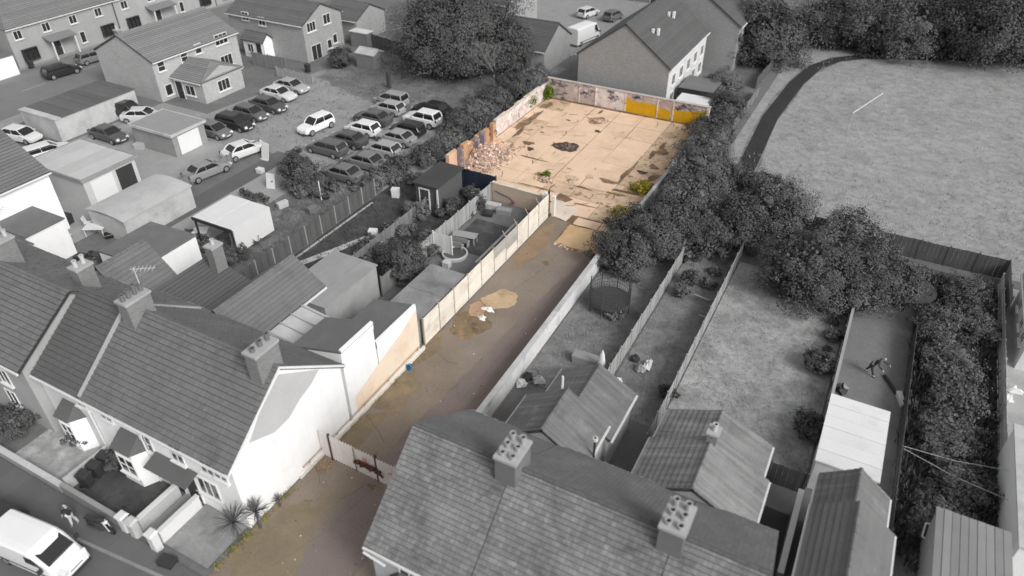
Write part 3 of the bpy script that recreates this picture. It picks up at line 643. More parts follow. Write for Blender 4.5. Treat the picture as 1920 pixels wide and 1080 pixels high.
def chair(label, x, y, deg, mat=None, group=None):
    t = thing('garden_chair', label, 'chair', (x, y, 0), R(deg), group); m = mat or mPlasticL
    obj('seat', B().box(-.24,.24,-.24,.24,.4,.45), m, t, local=True); obj('backrest', B().obox((-.26,0,.72), (.02,0,0), (0,.24,0), (-.06,0,.28)), m, t, local=True)
    for sx in (-1,1):
        for sy in (-1,1): obj('leg', B().tube((sx*.2,sy*.2,.4),(sx*.24,sy*.24,0),.025), m, t, local=True)
    return t
def crate(label, x, y, deg, w_, d, h, mat, name='storage_box', cat='box', group=None, lid=None):
    t = thing(name, label, cat, (x, y, 0), R(deg), group)
    obj('body', B().loft([[(-w_*.47,-d*.47,0),(w_*.47,-d*.47,0),(w_*.47,d*.47,0),(-w_*.47,d*.47,0)], [(-w_/2,-d/2,h*.86),(w_/2,-d/2,h*.86),(w_/2,d/2,h*.86),(-w_/2,d/2,h*.86)]]), mat, t, local=True)
    obj('lid', B().loft([[(-w_*.52,-d*.52,h*.862),(w_*.52,-d*.52,h*.862),(w_*.52,d*.52,h*.862),(-w_*.52,d*.52,h*.862)], [(-w_*.5,-d*.48,h),(w_*.5,-d*.48,h),(w_*.5,d*.48,h),(-w_*.5,d*.48,h)]]), lid or mat, t, local=True); return t
def sack(name, label, cat, x, y, r, h, mat, seed=0, group=None):
    """crumpled soft lump"""
    q = random.Random(seed); b = B(); n = 10; pr = [(.75,0),(1.05,.15),(.9,.45),(.55,.8),(.15,.95)]; ex = q.uniform(.6,1.5); rings = []
    for k, (rr, zz) in enumerate(pr): rings.append([(x + r*ex*rr*q.uniform(.55,1.3)*math.cos(6.283*i/n), y + r/ex*rr*q.uniform(.55,1.3)*math.sin(6.283*i/n), .012 + h*zz*q.uniform(.6,1.15)) for i in range(n)])
    b.loft(rings); return solo(name, b, mat, label, cat, group)
def pole(name, label, cat, x, y, h, r, mat, group=None): return solo(name, B().tube((x,y,0),(x,y,h),r,r*.85,8), mat, label, cat, group)
# ================================================================ THE SETTING
mGround = M('dry_ground', .17, var=.2, sc=.25, fvar=.25, fsc=3, bump=.3, stains=((.13, .22, .58, .12, .7),))
mPark = M('dry_park_grass', .315, var=.12, sc=.1, fvar=.34, fsc=1.3, bump=.5, stains=((.2, .8, .57, .12, .5), (.13, 2.4, .62, .06, .6), (.37, .25, .6, .12, .5)))
mLawn = M('lawn', .34, var=.26, sc=.35, fvar=.35, fsc=3, bump=.5, stains=((.15, .45, .56, .12, .75), (.44, .4, .6, .1, .7)))
mLawnD = M('dark_lawn', .07, var=.3, sc=.5, fvar=.3, fsc=4, bump=.5, stains=((.16, .7, .62, .12, .6),))
mSoil = M('rough_soil', .15, var=.3, sc=.5, fvar=.35, fsc=3, bump=.5, stains=((.3, .7, .6, .12, .7), (.06, .9, .62, .1, .7)))
mGravel = M('pale_gravel', .29, var=.14, sc=.25, fvar=.3, fsc=4, bump=.4, stains=((.2, .3, .6, .1, .6), (.38, .2, .6, .12, .6)))
mRoad = M('road_asphalt', .125, var=.12, sc=.4, fvar=.15, fsc=14, bump=.2, stains=((.17, .4, .62, .1, .6),))
mRoadP = M('worn_asphalt', .2, var=.12, sc=.3, fvar=.15, fsc=14, bump=.2)
mPave = M('paving_slab', .19, var=.1, sc=.6, fvar=.12, fsc=9, bump=.15, obj=.12)
mKerb = M('kerb_stone', .26, var=.15, sc=1, fvar=.15, bump=.15, obj=.1)
mTarPath = M('tar_path', .035, var=.2, sc=.5, fvar=.2, fsc=9, bump=.2)
mPatio = M('pale_patio', .5, var=.14, sc=.5, fvar=.15, fsc=5, bump=.2, stains=((.3, .6, .6, .12, .7),))
mPatioD = M('grey_patio', .17, var=.16, sc=.5, fvar=.18, fsc=5, bump=.2, stains=((.14, .6, .6, .12, .7),))
# the coloured site
mAsph = M('brown_asphalt', (.245, .2, .16), var=.26, sc=.16, fvar=.22, fsc=11, bump=.3, stains=(((.2, .155, .1), .22, .58, .14, .75), ((.25, .21, .185), .13, .55, .12, .8), ((.36, .27, .18), .5, .69, .05, .5), ((.12, .095, .075), .9, .72, .03, .6)))
mOlive = M('moss_stained_asphalt', (.215, .17, .115), var=.25, sc=.4, fvar=.25, fsc=10, bump=.3, stains=(((.31, .225, .13), .7, .58, .1, .7), ((.13, .1, .065), .5, .62, .08, .7)))
mTar = M('purple_grey_asphalt', (.212, .172, .158), var=.16, sc=.3, fvar=.2, fsc=13, bump=.25, stains=(((.16, .13, .12), .5, .62, .1, .6),))
mSandP = M('sandy_concrete', (.52, .385, .25), var=.16, sc=.8, fvar=.2, fsc=9, bump=.35, stains=(((.3, .2, .1), .9, .6, .1, .7),))
mSlab = M('tan_concrete_slab', (.765, .56, .405), var=.1, sc=.3, fvar=.12, fsc=7, bump=.25, obj=.025, rough=.9,
          stains=(((.62, .44, .29), .5, .57, .1, .7), ((.33, .22, .14), 1.3, .70, .03, .75), ((.16, .11, .08), 2.6, .735, .02, .8), ((.82, .62, .45), .35, .6, .12, .6)))
mSlabD = M('dirty_concrete_slab', (.66, .48, .345), var=.14, sc=.5, fvar=.18, fsc=7, bump=.3, obj=.03, rough=.9,
          stains=(((.44, .32, .2), .7, .54, .1, .7), ((.13, .095, .065), 1.5, .61, .04, .85), ((.32, .26, .09), .8, .62, .07, .7)))
mSlabW = M('whitish_concrete', (.72, .62, .53), var=.12, sc=.6, fvar=.14, fsc=8, bump=.25, stains=(((.5, .36, .25), 1.1, .6, .1, .7),))
mJoint = M('joint_dirt', (.17, .11, .07), var=.3, sc=1.5, fvar=.3, fsc=12, bump=.3, stains=(((.36, .25, .15), .8, .55, .1, .8),))
mScorch = M('dark_scorch', (.085, .055, .042), var=.3, sc=2, fvar=.4, fsc=9, bump=.5, stains=(((.3, .22, .19), 2.2, .6, .06, .8),))
mPlank = M('cream_concrete_plank', (.78, .725, .64), var=.08, sc=1.2, fvar=.12, fsc=8, bump=.2, obj=.07, stains=(((.55, .42, .3), 1.1, .62, .1, .6),))
mPlankG = M('grey_concrete_plank', (.42, .4, .37), var=.12, sc=1.2, fvar=.14, fsc=8, bump=.2, obj=.1)
mPost = M('concrete_post', (.42, .36, .29), var=.12, sc=1.5, fvar=.15, bump=.2)
mCream = M('cream_render', (.86, .72, .57), var=.05, sc=.5, fvar=.05, fsc=6, bump=.12, stains=(((.8, .74, .66), .35, .58, .1, .8), ((.7, .48, .3), .6, .63, .1, .5)))
mGate = M('galvanised_sheet', (.72, .68, .65), rough=.55, metal=.1, var=.1, sc=1.2, fvar=.1, bump=.1, obj=.05, stains=(((.75, .7, .66), .9, .58, .08, .7), ((.33, .22, .16), 2.5, .7, .04, .6)))
mRust = M('rust_brown', (.1, .045, .03), var=.3, sc=5, fvar=.3, bump=.4)
mRed = M('red_paint', (.5, .09, .1), var=.1, bump=0)
mGraf = M('graffiti_wall', (.46, .38, .34), var=.15, sc=1.2, fvar=.15, fsc=7, bump=.25,
          stains=(((.62, .54, .5), .8, .55, .04, .9), ((.07, .06, .075), .85, .585, .03, .85), ((.2, .16, .24), 1.2, .58, .03, .8), ((.55, .3, .3), 1.0, .66, .02, .7), ((.2, .26, .3), 1.5, .67, .02, .7)))
mGrafL = M('pale_graffiti_wall', (.66, .58, .54), var=.1, sc=1.2, fvar=.12, fsc=7, bump=.25, stains=(((.8, .74, .72), .9, .55, .05, .8), ((.42, .32, .32), 1.3, .58, .04, .7), ((.66, .4, .37), 1.1, .62, .03, .6), ((.14, .12, .16), 1.7, .62, .03, .8)))
mYellow = M('yellow_paint', (.6, .335, .008), var=.14, sc=1.1, fvar=.12, fsc=9, bump=.15, stains=(((.5, .28, .02), 1.6, .63, .06, .6), ((.3, .2, .05), 3.2, .7, .03, .6)))
mOrangeB = M('orange_brickwork', (.46, .27, .15), island=.3, var=.2, sc=1.2, fvar=.2, bump=.3, stains=(((.7, .5, .36), 1.2, .6, .06, .8),))
mRubble = M('broken_brick', (.55, .4, .32), obj=.45, var=.2, sc=3, fvar=.2, bump=.3, stains=(((.72, .62, .56), 1.4, .52, .1, .8), ((.4, .2, .12), 1.7, .62, .06, .7)))
mRubbleO = M('broken_orange_brick', (.48, .3, .19), obj=.3, var=.2, sc=3, fvar=.2, bump=.3)
mNavy = M('navy_boarding', (.02, .028, .05), var=.2, sc=1.5, fvar=.15, bump=.15, obj=.15)
mPinkWall = M('tan_rendered_wall', (.5, .39, .3), var=.1, sc=.7, fvar=.14, fsc=6, bump=.25, stains=(((.4, .36, .33), .5, .55, .12, .7),))
mWhiteCol = M('white_painted_masonry', (.78, .75, .7), var=.06, sc=1, fvar=.08, bump=.15, stains=(((.5, .42, .33), 1.5, .66, .06, .6),))
mLitter = M('leaf_litter', (.3, .195, .08), island=.5, var=.2, bump=0)
mBlue = M('blue_plastic', (.01, .16, .32), rough=.4, var=.1, bump=0)
mRag = M('white_cloth', (.8, .78, .76), var=.06, sc=2, fvar=.06, bump=.2)

sheet('terrain', rect(-420, 420, -150, 700), -.03, mGround)
XL, XR = -22.5, -15.7
# --- park
sheet('park_grass', [(-12.2, 57), (14, 57.2), (60, 60), (120, 60), (120, 170), (-11, 170), (-12.2, 120)], .004, mPark)
def ribbon(name, pts, wd, z, mat):
    p = [Vector((*q, 0)) for q in pts]; l, r_ = [], []
    for i in range(len(p)):
        d = (p[min(i+1, len(p)-1)] - p[max(i-1, 0)]).normalized(); n = Vector((-d.y, d.x, 0)); l.append(p[i] + n*wd/2); r_.append(p[i] - n*wd/2)
    return sheet(name, [(q.x, q.y) for q in l + r_[::-1]], z, mat)
RAG = random.Random(9)
sheet('park_path_edge', [(-8.4,57.9),(-8.6,63),(-8.5,68),(-9.1,74),(-9.3,80),(-8.8,86),(-8.7,92),(-8.0,97),(-6.2,101.5),(-6.9,104.2),(-9.8,99),(-10.6,92),(-11.2,86),(-11.2,80),(-11.1,74),(-10.5,66),(-10.4,58)], .008, M('worn_path_edge', .17, var=.3, sc=.8, fvar=.35, fsc=2, bump=.4, stains=((.29, .7, .55, .1, .8),)))
ribbon('park_path', [(-9.3, 58), (-9.6, 66), (-10.2, 80), (-9.6, 92), (-8.6, 99), (-6.6, 103.5), (-3.5, 106.5), (1, 108.6), (8, 111.5), (20, 116)], 1.7, .012, mTarPath)
# --- front street
ks = .1; kerb_y = lambda x: 9.35 + ks*(x + 27)
sheet('front_road', [(-75, kerb_y(-75)-.15), (-10, kerb_y(-10)-.15), (-10, -12), (-75, -12)], .004, mRoad)
pv = bpy.data.objects.new('pavement', None); COL.objects.link(pv)
pv['kind'] = 'structure'
x = -52.0
while x < -12.5:
    obj('kerb_stone', B().obox((x+.45, kerb_y(x+.45)-.08, .03), (.44, .044, 0), (-.0075, .075, 0), (0,0,.08)), mKerb, pv)
    y1 = 10.45 if x < -22.6 else 10.9
    x += .9
x = -52.0
while x < -12.5:
    xx = x + 1.5; obj('tarmac_panel', B().prism([(x+.006, kerb_y(x)+.0), (xx-.006, kerb_y(xx)+.0), (xx-.006, 10.45), (x+.006, 10.45)], -.05, .085), M('pavement_tarmac', .135, var=.1, sc=.5, fvar=.14, fsc=12, bump=.2, obj=.06), pv); x = xx
# --- back street top left
sheet('back_road', rect(-97.5, -84.5, -20, 140), .004, mRoadP)
sheet('side_pavement', rect(-84.5, -82, -20, 51.5), .008, mConcreteD); sheet('verge_pavement', rect(-99.4, -97.5, -20, 140), .008, mConcreteD)
for i in range(14): sheet('lane_marking', rect(-90.9, -90.75, -10 + i*7, -7 + i*7), .009, M('faded_road_paint', .4, var=.2, fvar=.3, bump=.1))
# --- car park
sheet('car_park_gravel', [(-73, 38.5), (-56.2, 38.5), (-54.3, 47.5), (-47, 47), (-36.5, 46), (-36, 76), (-45, 77), (-64, 68.5), (-66, 51.5), (-73, 51.5)], .004, mGravel)
sheet('rough_grass', jag([(-63, 66), (-54, 63.5), (-46, 62), (-38, 63), (-36, 84), (-64, 84)], 1.2, .5, 5), .008, M('rough_grass_ground', .17, var=.25, sc=.35, fvar=.35, fsc=2.5, bump=.5, stains=((.34, .3, .6, .12, .6), (.11, .5, .62, .1, .6))))
sheet('lane', rect(-52.4, -50.1, 20, 48), .008, mRoad)
sheet('concrete_strip', rect(-50.1, -45.6, 22, 47), .008, M('pale_yard', .33, var=.12, sc=.4, fvar=.15, bump=.2, stains=((.28, .5, .6, .12, .6),)))
sheet('yard', rect(-72, -55, 24, 46.5), .006, M('pale_yard_concrete', .34, var=.12, sc=.4, fvar=.16, bump=.2, stains=((.26, .4, .58, .12, .7),)))
# --- gardens left of the alley
sheet('garden_lawn', rect(-45.6, -38.2, 30, 46.5), .008, mSoil)
sheet('garden_lawn', rect(-38, -32.5, 28, 50), .009, mLawnD)
sheet('garden_path', [(-37.7, 28), (-37.2, 28), (-36.6, 33), (-35.2, 36), (-34.2, 39), (-34.7, 39.2), (-35.8, 36.4), (-37.1, 33.4)], .014, mPatio)
ribbon('garden_path', [(-37.55, 29), (-37.55, 44)], .22, .015, mPatio)
sheet('garden_lawn', rect(-32.4, -28.4, 33, 48.8), .009, mLawnD)
sheet('patio', rect(-28.3, -22.7, 29, 49.2), .009, mPatioD)
sheet('garden_lawn', rect(-27.9, -24.2, 41, 46), .014, mLawnD)
# --- front gardens
sheet('front_garden', rect(-38, -33, 10.7, 13.6), .05, M('crazy_paving', .33, var=.2, sc=1.2, fvar=.25, fsc=4, bump=.3, stains=((.55, .9, .56, .08, .8),)))
sheet('front_lawn', rect(-32.9, -28, 10.7, 13.6), .05, mLawnD)
sheet('front_path', rect(-27.2, -25.9, 10.7, 13.6), .05, mConcreteD)
sheet('front_gravel', [(-25.7, 10.9), (-22.7, 10.9), (-22.7, 13.6), (-25.7, 13.6)], .05, M('front_gravel', .27, var=.2, sc=.8, fvar=.25, fsc=5, bump=.3, stains=((.15, 1, .6, .1, .7),)))
# --- gardens right of the alley
sheet('garden_lawn', rect(-15.4, -10.4, 30, 49), .008, M('patchy_lawn', .2, var=.3, sc=.5, fvar=.35, fsc=3, bump=.5, stains=((.3, .4, .6, .1, .7), (.08, .6, .6, .1, .7))))
sheet('garden_lawn', rect(-10.1, -6.4, 28, 50), .009, MATS['patchy_lawn'])
sheet('garden_lawn', rect(-6.2, 2.2, 28.5, 50), .008, mLawn)
sheet('garden_lawn', rect(2.5, 6.4, 34, 49), .009, M('mown_lawn', .2, var=.15, sc=.4, fvar=.2, fsc=4, bump=.4))
sheet('overgrown_ground', rect(6.5, 11.6, 26, 56), .009, M('bramble_ground', .075, var=.3, sc=.6, fvar=.35, fsc=3, bump=.6))
sheet('yard', rect(11.9, 24, 26, 56), .009, M('yard_right', .4, var=.14, sc=.4, fvar=.16, bump=.2, stains=((.25, .4, .6, .12, .7),)))
sheet('passage', rect(-8, 8, 22.4, 30), .012, mPatioD)

# ================================================================ THE COLOURED SITE
sheet('alley', [(-22.4, 10.4), (-15.2, 10.4), (-15.2, 22), (-15.75, 49.0), (-22.45, 49.2)], .006, mAsph)
sheet('worn_strip', jag([(-19.2, 12), (-16.2, 12), (-15.6, 30), (-16.2, 45.2), (-17.2, 45.2), (-18, 38), (-18.6, 30), (-19.3, 22)], .7, .1, 3), .010, mTar)
sheet('stain', blob(P(770,650)[0]+.3, P(770,650)[1], 1.3, 2.7, 40, .22, 4), .012, mOlive)
sheet('stain', blob(*P(745,735)[:2], 1.25, 1.7, 40, .25, 5), .0125, mOlive)
sheet('stain', blob(-21.6, 21.4, .8, 1.9, 36, .25, 6), .012, mOlive)
sheet('stain', blob(-20.6, 13.4, 1.5, 3.0, 44, .2, 16), .0118, M('olive_yellow_stain', (.235, .19, .125), var=.2, sc=.5, fvar=.2, fsc=10, bump=.25, stains=(((.2, .165, .12), .6, .55, .12, .8),)))
sheet('stain', blob(-21.0, 33.2, 1.2, 1.7, 40, .25, 8), .013, M('brown_spoil', (.2, .145, .095), var=.3, sc=1.1, fvar=.3, fsc=9, bump=.4, stains=(((.36, .24, .13), 1.1, .57, .08, .8), ((.08, .055, .035), 1.3, .62, .06, .7))))
sheet('stain', blob(-21.6, 44.5, .8, 3.6, 40, .2, 9), .012, M('sandy_drift', (.27, .19, .125), var=.2, sc=.8, fvar=.25, fsc=9, bump=.3))
sheet('stain', blob(-19.7, 42.6, .35, .28, 20, .4, 11), .013, MATS['brown_spoil'])
B_ = B().prism(jag([(-21.9,36.2),(-20.7,35.3),(-19.5,36.1),(-19.3,37.1),(-19.9,38.0),(-20.9,38.1)], .3, .1, 12)[:], .0, .045); o = struct('sandy_slab', B_, mSandP)
struct('broken_slab', B().prism(jag([(-22.2,35.1),(-21.5,34.1),(-20.6,34.5),(-20.9,35.2),(-21.7,35.9)], .3, .08, 13), .0, .05), M('pinkish_concrete', (.42, .28, .19), var=.2, sc=1, fvar=.2, fsc=8, bump=.3))
for i, (pts, wd) in enumerate([([(-20.0,12.5),(-18.9,15.5),(-18.2,20),(-17.8,25),(-17.6,30),(-17.4,37),(-17.1,44)], .028), ([(-22.2,22.9),(-20.8,22.2),(-19.6,21.4)], .06), ([(-21.9,18.2),(-21.0,17.2)], .05), ([(-19.6,17.2),(-19.0,18.6),(-18.1,19.0)], .05), ([(-21.7,29.8),(-20.4,29.2),(-19.4,29.4)], .06), ([(-20.4,38),(-19.6,41),(-19.5,45)], .04)]):
    pp = [((1-f)*pts[s_][0] + f*pts[s_+1][0] + random.uniform(-.09,.09), (1-f)*pts[s_][1] + f*pts[s_+1][1]) for s_ in range(len(pts)-1) for f in (0, .2, .4, .6, .8)]; ribbon('crack', pp, wd*.55, .0145, M('crack_dark', (.12, .092, .075), var=.2, fvar=.2, bump=0))
# yard base + slabs, each slab a piece of the yard
yard = sheet('concrete_yard', [(-34.6, 50.0), (-22.5, 49.2), (-20.6, 49.0), (-20.4, 45.4), (-15.8, 45.4), (-15.8, 74), (-34.6, 74)], .008, mJoint)
gx = [-34.4, -31.3, -28.3, -25.3, -22.45, -19.4, -15.9]
gy = [50.4, 53.2, 55.6, 58.0, 61.1, 64.2, 67.4, 70.6, 73.6]
q = random.Random(11); skip = set()
for i in range(len(gx)-1):
    for j in range(len(gy)-1):
        x0, x1, y0, y1 = gx[i]+q.choice((.004,.02,.045)), gx[i+1]-q.choice((.004,.02,.04)), gy[j]+q.choice((.004,.02,.045)), gy[j+1]-q.choice((.004,.02,.04))
        dirty = i == 5 or (i == 0 and q.random() < .5) or (j == 1 and i >= 3)
        if i < 5 and j in (3, 5) and q.random() < .6: y1 = gy[j+2]-.02; skip.add((i, j+1))
        if (i, j) in skip: continue
        amp = .05 if dirty else .016
        o = obj('concrete_slab', B().prism(jag([(x0+q.uniform(0,.015), y0), (x1, y0+q.uniform(0,.015)), (x1-q.uniform(0,.015), y1), (x0, y1)], .5 if dirty else .7, amp, i*31+j), -.05, .025 + q.uniform(0, .01)), mSlabD if dirty else mSlab, yard)
for (x0, x1, y0, y1, m) in ((-20.35, -15.9, 45.6, 48.85, M('ochre_concrete_slab', (.62, .43, .25), var=.1, sc=.5, fvar=.14, fsc=7, bump=.25, stains=(((.45, .27, .11), .6, .6, .1, .7),))),
                            (-20.2, -18.0, 49.05, 50.3, mSlab), (-17.95, -15.9, 49.05, 50.3, mSlab), (-24.0, -20.9, 49.7, 50.35, mSlab)):
    obj('concrete_slab', B().prism(jag([(x0,y0),(x1,y0),(x1,y1),(x0,y1)], .45, .06, int(x0*10)), -.05, .03), m, yard)
obj('concrete_slab', B().prism(jag([(-22.3,49.5),(-20.9,49.15),(-20.75,51.5),(-22.2,52.0),(-23.3,52.2)], .5, .06, 77), -.05, .045), mSlabW, yard)
sheet('bare_soil_patch', jag([(-23.6,52.3),(-22.3,52.1),(-21.9,52.9),(-23.4,53.5)], .3, .08, 3), .044, mJoint)
sheet('scorch_mark', blob(-27.0, 62.6, 1.25, 1.2, 44, .2, 21), .046, mScorch)
sheet('scorch_mark', blob(-26.6, 70.2, .95, 1.0, 44, .22, 22), .046, M('ash_ring', (.42, .27, .15), var=.3, sc=2, fvar=.3, bump=.3, stains=(((.13, .08, .05), 1.6, .52, .06, .9),)))
for i, (a, b, c, d, m) in enumerate([(-25.6,67.6,.35,.28,mScorch), (-31.6,65.5,.5,1.7,mSlabD), (-32.7,61.5,.4,1.1,mSlabD), (-31.9,58.2,.45,.7,mJoint), (-18.4,63.2,.5,1.8,mSlabD), (-19.5,59.2,.22,1.5,mJoint), (-18.2,60.8,.42,.4,mScorch), (-20.3,57.6,1.2,.3,mJoint), (-22.3,57.6,.5,.35,mSlabD), (-18.2,56.4,1.2,.25,mJoint), (-23.6,56.4,.6,.8,mSlabD), (-28.8,58.6,1.3,.16,mJoint), (-30.0,60.4,.4,.35,mScorch), (-33.2,69,.4,.5,mSlabD), (-29.6,68.8,.25,.14,mScorch), (-30.7,64.6,.18,.13,mScorch), (-27.3,72.6,.16,.5,mScorch), (-21.0,53.4,.3,.2,mSlabD), (-17.4,69.4,.6,2.2,mSlabD), (-19.35,60.6,.16,2.0,mJoint), (-17.6,62.4,.5,.5,mJoint), (-17.9,66,.5,.8,mJoint), (-16.9,60.2,.4,.9,mJoint), (-18.6,65.0,.3,.9,mJoint), (-17.2,58.9,.9,.25,mJoint), (-18.9,55.6,.8,.2,mJoint), (-33.4,66.5,.5,2.6,mJoint), (-33.5,71.4,.5,1.0,mJoint), (-32.9,63.5,.3,1.2,mJoint), (-30.8,61.5,.5,.5,mJoint), (-25.9,53.4,1.6,.12,mJoint), (-22.0,55.3,.9,.14,mJoint), (-20.6,52.4,1.1,.1,mJoint), (-19.2,50.3,1.0,.1,mJoint), (-18.3,67.2,.25,1.2,mJoint)]):
    sheet('yard_stain', blob(a, b, c, d, 30, .42, 30+i), .047 + .0004*i, m)
cq = random.Random(5)
for i in range(60):
    x, y = cq.uniform(-33.5, -16.3), cq.uniform(51, 73); L = cq.uniform(.3, 1.3); a = cq.choice((.05, 1.5)) + cq.uniform(-.4, .4)
    ribbon('crack', [(x, y), (x + L*.5*math.cos(a) + cq.uniform(-.06,.06), y + L*.5*math.sin(a) + cq.uniform(-.06,.06)), (x + L*math.cos(a+.2), y + L*math.sin(a+.2))], cq.uniform(.03, .1), .056, MATS['joint_dirt'])
# --- grass and litter in the site
def litter(name, pts, size, mat, seed):
    g = np.random.default_rng(seed); p = np.array(pts); n = len(p); a = g.uniform(0, 6.28, n); s = size*g.uniform(.5, 1.5, n)[:, None]
    d = np.c_[np.cos(a), np.sin(a), g.uniform(-.2, .35, n)]*s; e = np.c_[-np.sin(a), np.cos(a), g.uniform(-.2, .3, n)]*s*.6
    v = np.stack([p-d, p+e, p+d, p-e], 1).reshape(-1, 3); return stuff(obj(name, quads_mesh(name, v, mat), mat))
def edge_pts(x, y0, y1, n, sd, seed, z=.03): g = np.random.default_rng(seed); return np.c_[x + np.abs(g.normal(size=n))*sd, g.uniform(y0, y1, n), np.full(n, z)]
lp = np.vstack([edge_pts(-22.4, 17, 49, 260, .25, 1), edge_pts(-22.4, 11, 17, 120, .22, 2), scatter(-22.2, -21.4, 18.0, 19, 110, 3, .03), np.c_[np.random.default_rng(4).normal((-20.9, 34.9), (.5, .7), (130, 2)), np.full(130, .06)], scatter(-22, -16, 12, 45, 130, 5, .03), scatter(-18.9, -18.1, 18.5, 18.9, 30, 6, .03)])
litter('leaf_litter', lp, .05, mLitter, 9)
litter('pale_grit', np.vstack([scatter(-22, -16, 12, 45, 30, 15, .03), scatter(-33, -17, 51, 73, 90, 16, .06)]), .05, mSlabW, 10)
litter('dark_grit', np.vstack([scatter(-22, -16, 12, 45, 70, 25, .03), scatter(-33, -17, 51, 73, 120, 26, .06)]), .05, MATS['dark_scorch'], 11)
grass_tufts('weeds', np.vstack([edge_pts(-22.42, 11, 16.5, 70, .08, 30), edge_pts(-22.42, 18, 27, 50, .06, 31), scatter(-18.3, -16.2, 56.6, 58.6, 130, 32, .05), scatter(-17.4, -16.1, 51, 53, 60, 33, .05), scatter(-27.0, -26.2, 55.6, 56.0, 26, 34, .05)]), .16, M('weed_blade', (.26, .24, .05), island=.4, bump=0, var=.2), 6, 3)
# ---------------------------------------------------------------- walls and fences of the site
t = fence('cream concrete plank fence along the left side of the alley', -22.58, 29.9, -22.58, 49.1, 2.25, 10, 'plank', mat=mPlank, post=mPost, name='concrete_fence')
for o in t.children:                                   # two bays were left unpainted at the top
    if o.type == 'MESH' and o.name.startswith('concrete_plank'):
        c = sum((Vector(b) for b in o.bound_box), Vector())/8 + t.location
        k = int((c.y - 29.9)/1.92)
        if (k == 6 and c.z > 1.0) or (k == 5 and c.z > 1.3): o.data.materials[0] = mPlankG
for i in range(10):
    yy = 31.8 + 1.92*i; 
    if i in (5, 6, 7, 8): obj('bracket', B().tube((-22.58, yy, 2.3), (-22.85, yy, 2.75), .03), mPost, t)
# low handrail on the cream wall and debris
rl = thing('handrail', 'thin rusty handrail fixed low along the cream rendered wall', 'handrail', (-22.3, 25.5, 0))
obj('rail', B().path([(-22.36, 17.6, .62), (-22.36, 22, .6), (-22.36, 29.2, .62)], .03), M('weathered_pipe', (.35, .25, .17), var=.2, bump=.1), rl)
for yy in (18.2, 20.6, 23.2, 25.6, 28.9): obj('bracket', B().tube((-22.49, yy, .3), (-22.36, yy, .62), .025), MATS['weathered_pipe'], rl)
obj('upstand', B().box(-22.48, -22.33, 17.3, 29.6, 0, .28), mWhiteCol, rl)
# corrugated gate
gt = thing('corrugated_gate', 'pale corrugated metal gate across the alley with a rusty brown bar', 'gate', (-18.9, 19.2, 0))
def corrug(x0, x1, y, z0, z1, n, amp=.035):
    xs = np.linspace(x0, x1, n*4+1); b = B(); f = lambda k: y + amp*math.sin(k*math.pi/2)
    vs = [(x, f(k), z0) for k, x in enumerate(xs)] + [(x, f(k), z1 + .03*math.sin(k*math.pi/2)) for k, x in enumerate(xs)]
    m = len(xs); vs += [(a, b_+.012, c) for a, b_, c in vs]
    fs = []
    for k in range(m-1): fs += [(k, k+1, m+k+1, m+k), (2*m+k+1, 2*m+k, 3*m+k, 3*m+k+1), (m+k, m+k+1, 3*m+k+1, 3*m+k)]
    return b.mesh(vs, fs)
gp = [(-22.45, -21.75, 4), (-21.62, -19.95, 9), (-19.9, -18.55, 7), (-18.42, -15.6, 15)]
for i, (a, b, n) in enumerate(gp): obj('sheet_panel', corrug(a, b, 19.2 - .02*i, .1, 2.05 - .04*i, n), mGate, gt)
for xx in (-21.68, -18.49): obj('gate_post', B().box(xx-.05, xx+.05, 19.14, 19.26, 0, 2.1), mRust, gt)
obj('seam', B().box(-19.94, -19.91, 19.09, 19.12, .12, 2.0), mRust, gt)
br = B().box(-19.75, -18.45, 19.0, 19.12, .95, 1.18)
for k in range(9): br.obox((-19.8 + k*.2, 19.0, 1.07 + .07*math.sin(k*2.3)), (.08,.0,.03*math.sin(k)), (0,.07,0), (0,0,.1))
obj('locking_bar', br, mRust, gt); obj('chain', B().path([(-18.5,19.02,1.1),(-18.3,18.98,.92),(-18.1,18.98,.95),(-17.95,18.98,.8)], .06), mRust, gt)
obj('painted_mark', B().path([(-19.2,19.03,1.32),(-19.25,19.03,1.6),(-19.0,19.03,1.66),(-19.1,19.03,1.45),(-18.9,19.03,1.36)], .02, 4), mRed, gt)
obj('painted_mark', B().path([(-17.6,18.99,1.32),(-17.4,18.99,1.5),(-17.3,18.99,1.25)], .02, 4), mRed, gt)
# alley right wall
wall('low white rendered wall along the right side of the alley', [(-15.55, 22.6), (-15.6, 32), (-15.75, 45.3)], 1.35, .28, M('white_wall_stained', .68, var=.14, sc=.6, fvar=.14, fsc=5, bump=.2, stains=((.3, .8, .62, .08, .7), (.12, 1.4, .68, .04, .7))), cop=mConcreteG)
pole('bollard', 'short white post at the alley edge above the near roof', 'post', -16.2, 24.6, 1.1, .06, mPlasticL)
# right side of the yard
wall('pale broken wall along the right edge of the concrete yard', [(-15.7, 50.5), (-15.6, 60), (-15.9, 73.9)], 1.1, .3, M('pale_broken_masonry', .58, var=.16, sc=.7, fvar=.18, fsc=5, bump=.3, stains=((.4, .9, .6, .1, .7),)), cop=None, name='boundary_wall')
